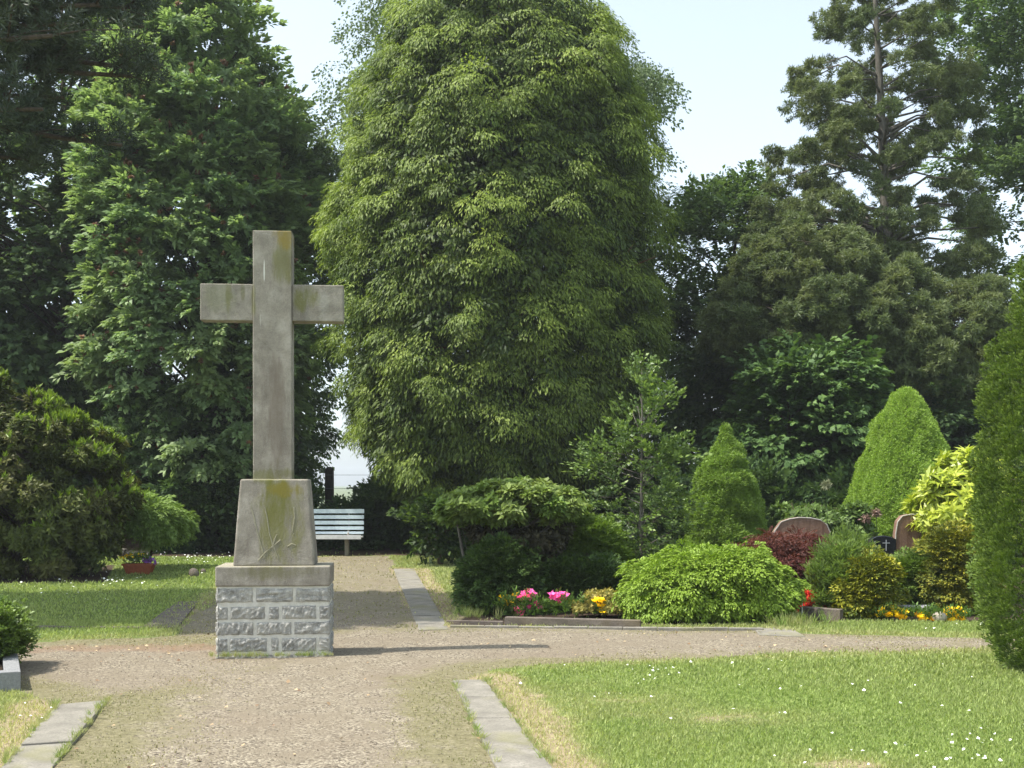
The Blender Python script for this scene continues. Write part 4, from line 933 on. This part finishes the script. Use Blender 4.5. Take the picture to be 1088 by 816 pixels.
pr = np.exp(-np.maximum(d_, 0) / .22) * (P[:, 2] > 1.3) * .9 + .10 * (P[:, 2] > .7); k = rg.random(len(P)) < pr * .8
Q = P[k] + [0, -.03, .05]; me = leaf_mesh('young_shoots', place(TW_RHOY, Q, rg.normal(0, .25, (len(Q), 3)) + [.15, 0, 1], rng=rg)); rebase(me, root.location); tag(link('young_shoots', me, M_YOUNG, root), kind='stuff')
TW_FEATH = [t_spray(26, .28, .12, .07, .022, .5, s + 30) for s in range(4)]
M_FEATH = leaf_mat('feathery_leaf', (.06, .10, .02), (.11, .17, .035), (.19, .27, .07), trans=.3)
shrub('japanese_maple', 'small rounded yellow green shrub just right of the rhododendron', 22.5, [(122, 560), (130, 540), (150, 530), (172, 536), (188, 552), (184, 568), (160, 574), (128, 572)], 152, TW_FEATH, M_FEATH, 50, 26, .2, .7, 1.0, 42)
M_DRY = leaf_mat('dry_twig', (.12, .08, .07), (.25, .17, .15), (.38, .28, .24), trans=.1)
shrub('twiggy_shrub', 'thin pinkish grey twiggy shrub behind the flower trough', 22.2, [(128, 582), (130, 562), (145, 556), (160, 562), (162, 580), (145, 588)], 146, [t_tuft(10, .09, .012, 1.2, s) for s in range(3)], M_DRY, 30, 12, .12, .35, 1.0, 43, bark=TWIG, frac=1, rmin=.006, r0=.02)
TW_BOX = [t_twig(16, .13, .034, .02, 1.1, .1, .5, lift=.25, seed=s + 80) for s in range(4)]
M_BOX = leaf_mat('box_leaf', (.04, .065, .015), (.09, .14, .03), (.19, .27, .06), trans=.3, rough=.35, spec=.5)
shrub('box_bush', 'small glossy box bush on the grave at the left edge', 10.15, [(-45, 698), (-48, 665), (-30, 648), (-5, 645), (12, 655), (17, 675), (12, 692), (-5, 699)], -15, TW_BOX, M_BOX, 80, 34, .07, .33, .9, 44, flat=.9, updir=.5, r0=.02)

# ================================================================== middle bed
M_LAUREL = leaf_mat('laurel_leaf', (.05, .085, .02), (.13, .20, .04), (.26, .35, .08), alt=(.20, .19, .08), altf=.3, rough=.5, spec=.3, trans=.25)
TW_LAU = [t_rosette(9, .105, .045, 1.2, .3, s + 2, .15, .25) for s in range(4)]
root, B, P = shrub('umbrella_bush', 'bush clipped into a flat-topped mushroom shape above the flower bed', 15.4, [(460, 548), (468, 535), (490, 521), (530, 512), (565, 510), (605, 514), (640, 524), (652, 538), (648, 550), (600, 556), (480, 558)], 557, TW_LAU, M_LAUREL, 130, 34, .13, 1.05, 1.0, 51, flat=.6, updir=.7, top=(gx(556, 15.4), 15.4, 1.25), r0=.055, lean=.7) if False else poly_tree('umbrella_bush', 'bush clipped into a flat-topped mushroom shape above the flower bed', 'shrub', 15.4, [(462, 546), (468, 533), (488, 521), (520, 513), (555, 511), (590, 515), (612, 523), (622, 536), (618, 550), (580, 556), (480, 556)], 550, TW_LAU, M_LAUREL, BARKG, nb=190, m=34, rb=.09, thick=.95, S=1.0, seed=51, flat=.6, updir=1.3, agebias=.12, top=(gx(550, 15.4), 15.4, 1.0), r0=.045, frac=1.0, rmin=.007, leafname='foliage', trunkname='stems', inset=.04)
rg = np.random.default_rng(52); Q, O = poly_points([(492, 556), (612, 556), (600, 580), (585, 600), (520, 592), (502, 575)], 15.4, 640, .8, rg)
me = leaf_mesh('shaded_twigs', place(TW_LAU, Q, O + [0, 0, -.3], S=.7, rng=rg)); rebase(me, root.location); link('shaded_twigs', me, leaf_mat('shaded_inner_leaf', (.025, .022, .012), (.05, .045, .022), (.09, .08, .04)), root)  # twigs under the cap, their brown darkened to stand for the shade there
mb = MB()
for a, b, c, d in ((495, 580, 480, 545), (505, 600, 515, 552), (556, 600, 590, 550), (552, 590, 530, 552), (562, 590, 608, 552), (520, 600, 500, 560)):
    mb.tube([(gx(a, 15.4), 15.4, 0.5), (gx(a * .4 + c * .6, 15.4), 15.4 + .1, gz(b * .4 + d * .6, 15.4)), (gx(c, 15.4), 15.4, gz(d, 15.4))], [.022, .016, .008], 6)
mt = mb.mesh('side_stems'); rebase(mt, root.location); link('side_stems', mt, BARKG, root)

FANS = [t_spray(20, .16, .09, .042, .016, .25, s + 50, hang=.1) for s in range(5)]
M_YEW = leaf_mat('yew_leaf', (.018, .035, .01), (.035, .065, .016), (.08, .13, .03), trans=.1)
M_JUN = leaf_mat('juniper_leaf', (.05, .08, .015), (.09, .145, .025), (.17, .24, .045), trans=.2)
shrub('yew_bush', 'dark green yew clipped low at the left end of the flower bed', 14.9, [(496, 655), (497, 615), (505, 590), (530, 580), (560, 592), (570, 620), (565, 658)], 528, FANS, M_YEW, 100, 38, .14, .5, 1.1, 53, flat=.9)
shrub('yew_bush', 'dark low bush in the shade behind the pink flowers', 15.2, [(560, 655), (560, 615), (590, 600), (640, 602), (668, 620), (668, 655)], 610, FANS, M_YEW, 100, 36, .14, .45, 1.1, 54, flat=.9)
shrub('juniper_bush', 'lighter green juniper under the right side of the mushroom-shaped bush', 15.9, [(598, 620), (602, 580), (620, 562), (642, 558), (656, 578), (662, 610), (655, 635)], 630, FANS, M_JUN, 85, 36, .14, .45, 1.15, 55, flat=.8, updir=.4)
shrub('creeping_shrub', 'bright leafed low branches at the grass edge between the bench and the mushroom-shaped bush', 23.5, [(412, 553), (426, 545), (446, 545), (462, 530), (498, 535), (500, 588), (470, 590), (450, 584), (436, 562)], 468, [t_twig(10, .3, .13, .09, 1.1, .2, .4, seed=s + 90) for s in range(4)], leaf_mat('lime_leaf', (.025, .045, .012), (.045, .08, .02), (.17, .25, .04), alt=(.02, .04, .012), altf=.7, trans=.3, gain=1.1), 42, 18, .18, .6, .75, 56)

TW_HOL = [t_twig(13, .26, .062, .038, 1.1, .1, .7, lift=.1, seed=s + 70) for s in range(5)]
M_HOLLY = leaf_mat('holly_leaf', (.035, .06, .02), (.085, .135, .035), (.24, .32, .08), rough=.42, spec=.35, trans=.25, alt=(.12, .18, .04), altf=.3)
poly_tree('holly_tree', 'glossy leaved young holly with an open pointed top behind the green mound', 'tree', 16.6,
    [(680, 378), (688, 392), (698, 412), (708, 428), (712, 450), (724, 468), (730, 500), (728, 560), (722, 612), (640, 615), (622, 570), (636, 540), (622, 500), (628, 476), (650, 480), (658, 452), (666, 420), (673, 396)], 682, TW_HOL, M_HOLLY, BARKG, nb=78, m=11, rb=.12, thick=.6, S=1.0, seed=57,
    r0=.035, top=(gx(682, 16.6), 16.6, gz(392, 16.6)), frac=.9, rmin=.007, flat=.8, updir=.35, inset=.015, bend=.03, holes=[(640, 512, 11), (700, 440, 5), (668, 450, 5), (655, 530, 8), (715, 515, 9), (700, 485, 6)])

NEED = [t_tuft(12, .042, .013, 1.3, s, .03) for s in range(4)]
M_SPR = leaf_mat('spruce_needle', (.075, .115, .018), (.13, .19, .03), (.20, .27, .055), trans=.35, gain=2.2)
M_SPR2 = leaf_mat('spruce_needle_deep', (.06, .095, .016), (.11, .165, .028), (.17, .24, .045), trans=.35, gain=2.0)
revolve_plant('dwarf_spruce', 'large dense bright green cone-shaped spruce on the right', 'tree', 963, 20.0,
    [(413, 3), (417, 8), (424, 14), (440, 25), (465, 37), (489, 46), (507, 54), (542, 65), (575, 72), (600, 72), (612, 66)], NEED, M_SPR, 30000, depth=.10, bump=.06, bfreq=5, bump2=.045, bumpf2=14, S=1.0, seed=6, r0=.1, outz=.25, group='cone-shaped spruces')
revolve_plant('dwarf_spruce', 'smaller deep green cone-shaped spruce with a ragged outline, right of the holly', 'tree', 771, 18.5,
    [(453, 2), (465, 7), (485, 17), (510, 31), (540, 39), (570, 41), (600, 36), (620, 26)], NEED, M_SPR2, 15000, depth=.13, bump=.085, bfreq=6, bump2=.04, bumpf2=15, S=1.1, seed=16, r0=.07, outz=.35, group='cone-shaped spruces')

HEML = [t_spray(26, .17, .075, .036, .015, .55, s + 60, hang=.55) for s in range(5)]
M_HEML = leaf_mat('hemlock_leaf', (.06, .10, .01), (.12, .19, .018), (.22, .31, .04), alt=(.17, .25, .02), altf=.4, trans=.2)
poly_tree('hemlock_mound', 'low spreading light green mound with drooping layered tips in front of the bed', 'shrub', 14.35,
    [(664, 632), (672, 612), (688, 598), (712, 588), (745, 590), (768, 583), (792, 584), (800, 593), (816, 597), (822, 608), (836, 620), (832, 636), (815, 652), (806, 664), (690, 668), (676, 655)], 755, HEML, M_HEML, BARK, nb=190, m=42, rb=.15, thick=.85, S=1.0, seed=58,
    r0=.05, frac=.4, rmin=.006, flat=.5, updir=-.05, leafname='foliage', trunkname='stems', inset=.05, topside=.35, shell=.4, top=(gx(755, 14.35), 14.35, .6))

REDT = [t_spray(22, .15, .07, .045, .010, .7, s + 80, hang=.6) for s in range(4)]
M_RED = leaf_mat('red_maple_leaf', (.035, .010, .009), (.075, .020, .018), (.14, .045, .035), alt=(.10, .045, .03), altf=.4, trans=.3)
shrub('red_maple', 'dark red cutleaf maple below the brown arched headstone', 15.4, [(770, 600), (790, 582), (812, 574), (845, 570), (876, 578), (886, 600), (884, 640), (868, 655), (846, 652), (836, 625), (790, 615)], 860, REDT, M_RED, 110, 36, .15, .55, 1.0, 59, flat=.55, updir=-.1)
TW_BAM = [t_twig(14, .16, .10, .017, 1.2, .1, .8, lift=.25, seed=s + 95) for s in range(4)]
M_BAM = leaf_mat('lily_leaf', (.06, .09, .02), (.11, .165, .04), (.21, .28, .08), trans=.35, rough=.65, spec=.2)
shrub('lily_clump', 'upright narrow leaved green plant between the red maple and the golden cypress', 14.5, [(868, 650), (868, 610), (876, 590), (890, 582), (904, 590), (912, 612), (912, 640), (902, 652)], 890, TW_BAM, M_BAM, 40, 18, .10, .28, .85, 60, flat=1.0, updir=1.0, r0=.02, cat='plant')

GOLD = [t_spray(20, .13, .07, .036, .016, .35, s + 90, hang=.2) for s in range(5)]
M_GOLD = leaf_mat('golden_cypress_leaf', (.035, .05, .008), (.11, .13, .012), (.42, .38, .03), alt=(.055, .085, .015), altf=.85, trans=.15)
M_GOLD2 = leaf_mat('golden_cypress_leaf_dark', (.035, .05, .01), (.09, .11, .015), (.34, .30, .03), alt=(.05, .075, .015), altf=.8, trans=.15)
shrub('golden_cypress', 'rounded yellow tipped dwarf cypress left of the yellow flowers', 14.3, [(890, 640), (894, 614), (906, 598), (925, 588), (940, 597), (948, 618), (952, 650), (925, 662), (897, 656)], 922, GOLD, M_GOLD, 90, 32, .12, .35, 1.0, 61, flat=.6)
shrub('golden_cypress', 'darker golden dwarf cypress beside the tall green column at the right', 14.9, [(975, 655), (985, 610), (990, 575), (1010, 558), (1030, 570), (1048, 600), (1052, 655)], 1015, GOLD, M_GOLD2, 95, 32, .13, .38, 1.05, 62, flat=.5)
shrub('juniper_bush', 'soft green juniper between the two golden cypresses', 15.3, [(935, 655), (935, 625), (950, 602), (980, 595), (1000, 610), (1005, 655)], 968, FANS, M_JUN, 70, 36, .13, .35, 1.05, 63, flat=.7, agebias=-.15)
TW_EUO = [t_rosette(9, .06, .028, 1.2, .4, s + 12, .1, .2) for s in range(4)]
M_EUO = leaf_mat('variegated_small_leaf', (.05, .075, .02), (.14, .18, .05), (.50, .48, .22), trans=.2)
shrub('variegated_shrub', 'low cream edged shrub just below the small black headstone', 15.6, [(920, 610), (924, 598), (945, 592), (972, 588), (1000, 594), (1002, 620), (920, 625)], 960, TW_EUO, M_EUO, 60, 24, .11, .35, 1.0, 64, flat=.7, updir=.5)
TW_VAR = [t_rosette(9, .16, .05, 1.3, .35, s + 22, .12, .3) for s in range(4)]
M_VAR = leaf_mat('yellow_laurel_leaf', (.14, .19, .02), (.38, .42, .05), (.66, .66, .20), alt=(.12, .18, .02), altf=.35, trans=.3, rough=.35, spec=.5)
shrub('yellow_laurel', 'bright yellow green laurel shrub left of the tall green column', 16.4, [(966, 578), (972, 550), (968, 525), (985, 500), (1005, 492), (1025, 482), (1060, 492), (1090, 520), (1095, 590), (1000, 598)], 1020, TW_VAR, M_VAR, 75, 26, .2, .75, .95, 65, flat=.75, updir=.45)
shrub('privet_shrub', 'pale green shrub showing over the arched brown headstone', 18.6, [(815, 575), (822, 545), (840, 535), (866, 538), (880, 548), (912, 530), (925, 560), (920, 595), (840, 600)], 868, TW_EUO, leaf_mat('privet_leaf', (.05, .08, .02), (.10, .155, .04), (.20, .28, .08), trans=.25), 75, 30, .18, .5, 1.6, 66, flat=.8, updir=.5)
shrub('daylily_clump', 'leafy green plants between the arched headstone and the black headstone', 16.0, [(888, 605), (890, 582), (900, 572), (914, 575), (920, 595), (918, 622), (892, 622)], 905, TW_BAM, M_BAM, 36, 16, .12, .3, .9, 67, flat=1, updir=.8, cat='plant', r0=.02)
# seed heads
M_ALL = leaf_mat('seed_head', (.10, .06, .045), (.20, .13, .10), (.32, .24, .18), trans=.05)
M_ALLP = leaf_mat('seed_head_pale', (.14, .15, .08), (.24, .25, .15), (.36, .36, .24), trans=.05)
for px, py, s, mt_, lb in ((878, 515, .065, M_ALLP, 'pale round allium head standing above the shrubs'), (920, 551, .055, M_ALL, 'brownish allium head in front of the large cone-shaped spruce, left one'), (931, 545, .055, M_ALL, 'brownish allium head in front of the large cone-shaped spruce, right one')):
    Y = 17.9; root = empty('allium', lb, 'flower', (gx(px, Y), Y, 0), 'allium seed heads'); zc = gz(py, Y)
    rg = np.random.default_rng(int(px)); me = leaf_mesh('head', place([t_tuft(60, s * 1.25, .016, 3.1, 1, .0)], np.array([[0, 0, zc]] * 4), rg.normal(0, 1, (4, 3)), rng=rg)); link('head', me, mt_, root)
    link('stalk', MB().tube([(.05, 0, 0), (.02, 0, zc * .5), (0, 0, zc)], [.007, .006, .005], 5).mesh('stalk'), GREENS, root)

# right foreground column
FANU = [t_spray(34, .13, .07, .028, .0105, -.1, s + 70, hang=-.15) for s in range(6)]
M_THU = leaf_mat('thuja_leaf', (.022, .045, .010), (.06, .10, .016), (.155, .215, .035), alt=(.10, .145, .022), altf=.35, trans=.15)
revolve_plant('column_thuja', 'tall narrow green thuja column cut by the right edge of the frame', 'tree', 1133, 9.9,
    [(150, 3), (190, 10), (240, 22), (300, 38), (350, 54), (420, 73), (500, 82), (600, 85), (655, 79), (690, 66), (712, 50), (719, 35)], FANU, M_THU, 7000, depth=.14, bump=.12, bfreq=7, bump2=.05, bumpf2=16, bz=.4, S=1.0, outz=.1, seed=17, updir=.9,
    r0=.06, upv=lambda O: np.c_[O[:, 0], O[:, 1], .3 + 0 * O[:, 2]] , roll=.5)

# ================================================================== flowers
def flowers(name, label, spots, Y, leafn, leafc, leafr, fmat, fs=1.0, ts=TBIG, lmat=GREENS, lts=TSM, group=None, pt='blossoms', ls=1.2, seed=1, dens=10, spread=.035, extra=()):
    a0, b0 = spots[0][:2]; x0 = gx(np.mean([s[0] for s in spots]), Y); root = empty(name, label, 'flowers', (x0, Y, 0), group)
    if leafn: flower_part('foliage', leafn, leafc, leafr, lmat, root, lts, ls, seed + 3)
    for i, (a, b) in enumerate(spots):
        flower_part('blossom', dens, (gx(a, Y) - x0, 0, gz(b, Y)), (spread, spread, spread * .8), fmat, root, ts, fs, seed + i)
    for (n, mt_, sp_, ss) in extra:
        for i, (a, b) in enumerate(sp_): flower_part('blossom', n, (gx(a, Y) - x0, 0, gz(b, Y)), (ss, ss, ss), mt_, root, ts, fs * .7, seed + 50 + i)
    return root
YF = 14.05
YG = 13.85
flowers('peony_plant', 'pink peony in bloom at the left of the raised kerb', [(556, 634), (564, 634), (560, 631), (553, 650)], YF, 90, (0, .02, .13), (.16, .08, .07), FLK, 1.1, extra=[(3, FLK, [(570, 641), (575, 645), (562, 645)], .01)], seed=11, dens=9, spread=.03, group='pink peonies')
flowers('peony_plant', 'pink peony in bloom in the middle of the flower bed', [(590, 634), (597, 636), (594, 633)], YF, 90, (0, .02, .13), (.17, .08, .06), FLK, 1.05, seed=21, dens=8, spread=.028, group='pink peonies')
flowers('pansy_plant', 'small yellow flowers in shade left of the pink peonies', [(535, 637), (548, 633), (545, 640), (538, 641)], YF + .1, 60, (0, .02, .12), (.12, .08, .06), FLY, .9, seed=31, dens=6, spread=.025)
shrub('heuchera_bed', 'yellow and orange leaved bedding at the right end of the raised kerb', YF + .1, [(606, 660), (610, 642), (622, 632), (645, 628), (664, 634), (672, 645), (672, 662)], 640, TW_EUO, FLO, 60, 20, .08, .22, .85, 68, updir=.5, r0=.01, cat='plant', rmin=.003)
flowers('pansy_plant', 'bright yellow flower in front of the orange leaved bedding', [(637, 640), (640, 646)], YF - .12, 26, (0, .04, .10), (.06, .04, .04), FLY, 1.1, seed=41, dens=7, spread=.03)
flowers('begonia_bed', 'red flowers and leaves between the green mound and the brown kerb', [(846, 636), (854, 632), (862, 638), (866, 634), (850, 642), (872, 640), (858, 644)], 14.5, 60, (0, 0, .12), (.16, .08, .05), FLR, 1.0, lmat=FLR, seed=51, dens=7, spread=.04)
GY = 'yellow bedding flowers at the right'
flowers('pansy_plant', 'wide clump of yellow flowers in front of the left golden cypress', [(938, 651), (946, 650), (953, 652), (960, 653)], YG, 60, (0, .02, .05), (.16, .06, .03), FLY, 1.05, seed=61, dens=9, spread=.035, group=GY)
flowers('pansy_plant', 'small clump of yellow flowers between the grey plaque and the boulder', [(976, 653), (982, 655), (990, 655)], YG, 40, (0, .02, .05), (.10, .05, .03), FLY, 1.0, seed=71, dens=7, spread=.03, group=GY)
flowers('pansy_plant', 'clump of yellow flowers right of the pale boulder', [(1007, 652), (1013, 649), (1021, 654), (1018, 657), (1006, 656)], YG, 60, (0, .02, .05), (.13, .06, .03), FLY, 1.05, seed=81, dens=9, spread=.033, group=GY)
# plant label
X, Y = gx(848, 14.2), 14.2; root = empty('plant_label', 'small white plant label stuck in the ground right of the green mound', 'label', (X, Y - .2, 0))
m, nt, out = new_mat('white_plastic'); t = NT(nt); t.bsdf(out, (.8, .8, .78), .4, .4)
link('tag', MB().box(-.028, .028, -.003, .003, .24, .30, .004).mesh('tag'), m, root); link('stake', MB().box(-.006, .006, -.0025, .0025, 0, .245).mesh('stake'), m, root)
# rough grass tufts at edges
TG = [t_tuft(16, .17, .008, .7, s, .02) for s in range(4)]
rg = np.random.default_rng(90); pts = [G(rg.normal(838, 14), rg.uniform(660, 668)) for _ in range(60)] + [G(rg.normal(505, 16), rg.uniform(648, 660)) for _ in range(40)]
ca, sa = math.cos(math.radians(5)), math.sin(math.radians(5))
for _ in range(70):
    u = rg.uniform(-.56, .56); e = -.03 - abs(rg.normal(0, .015)); pts.append((MXc + u * ca - e * sa, MY + u * sa + e * ca))
for A, B in ((SLABS[0][1], SLABS[0][2]), (SLABS[0][0], SLABS[0][5]), (SLABS[1][0], SLABS[1][5]), (SLABS[1][1], SLABS[1][2])):
    for _ in range(45): f = rg.random(); pts.append((A[0] + (B[0] - A[0]) * f + rg.normal(0, .012), A[1] + (B[1] - A[1]) * f))
P = np.array([(a, b, .01) for a, b in pts]); nb_ = len(pts) - 250; SC = np.r_[rg.uniform(.5, 1.1, nb_), rg.uniform(.2, .45, 250)]; o = link('tall_grass', leaf_mesh('tall_grass', place(TG, P, rg.normal(0, .2, (len(P), 3)) + [0, 0, 1], S=SC, rng=rg)), GRASS); tag(o, kind='stuff')
m, nt, out = new_mat('haze_air'); t = NT(nt); v = t.n('ShaderNodeVolumePrincipled'); v.inputs['Color'].default_value = (.92, .96, 1, 1); v.inputs['Density'].default_value = .0007; v.inputs['Anisotropy'].default_value = .2
t.l(v.outputs[0], out.inputs['Volume'])
tag(link('haze', MB().box(-1550, 1550, -1550, 1550, -1.2, 24).mesh('haze'), m), kind='stuff')
print('objects', len(bpy.data.objects), 'faces', sum(len(o.data.polygons) for o in bpy.data.objects if o.type == 'MESH'))
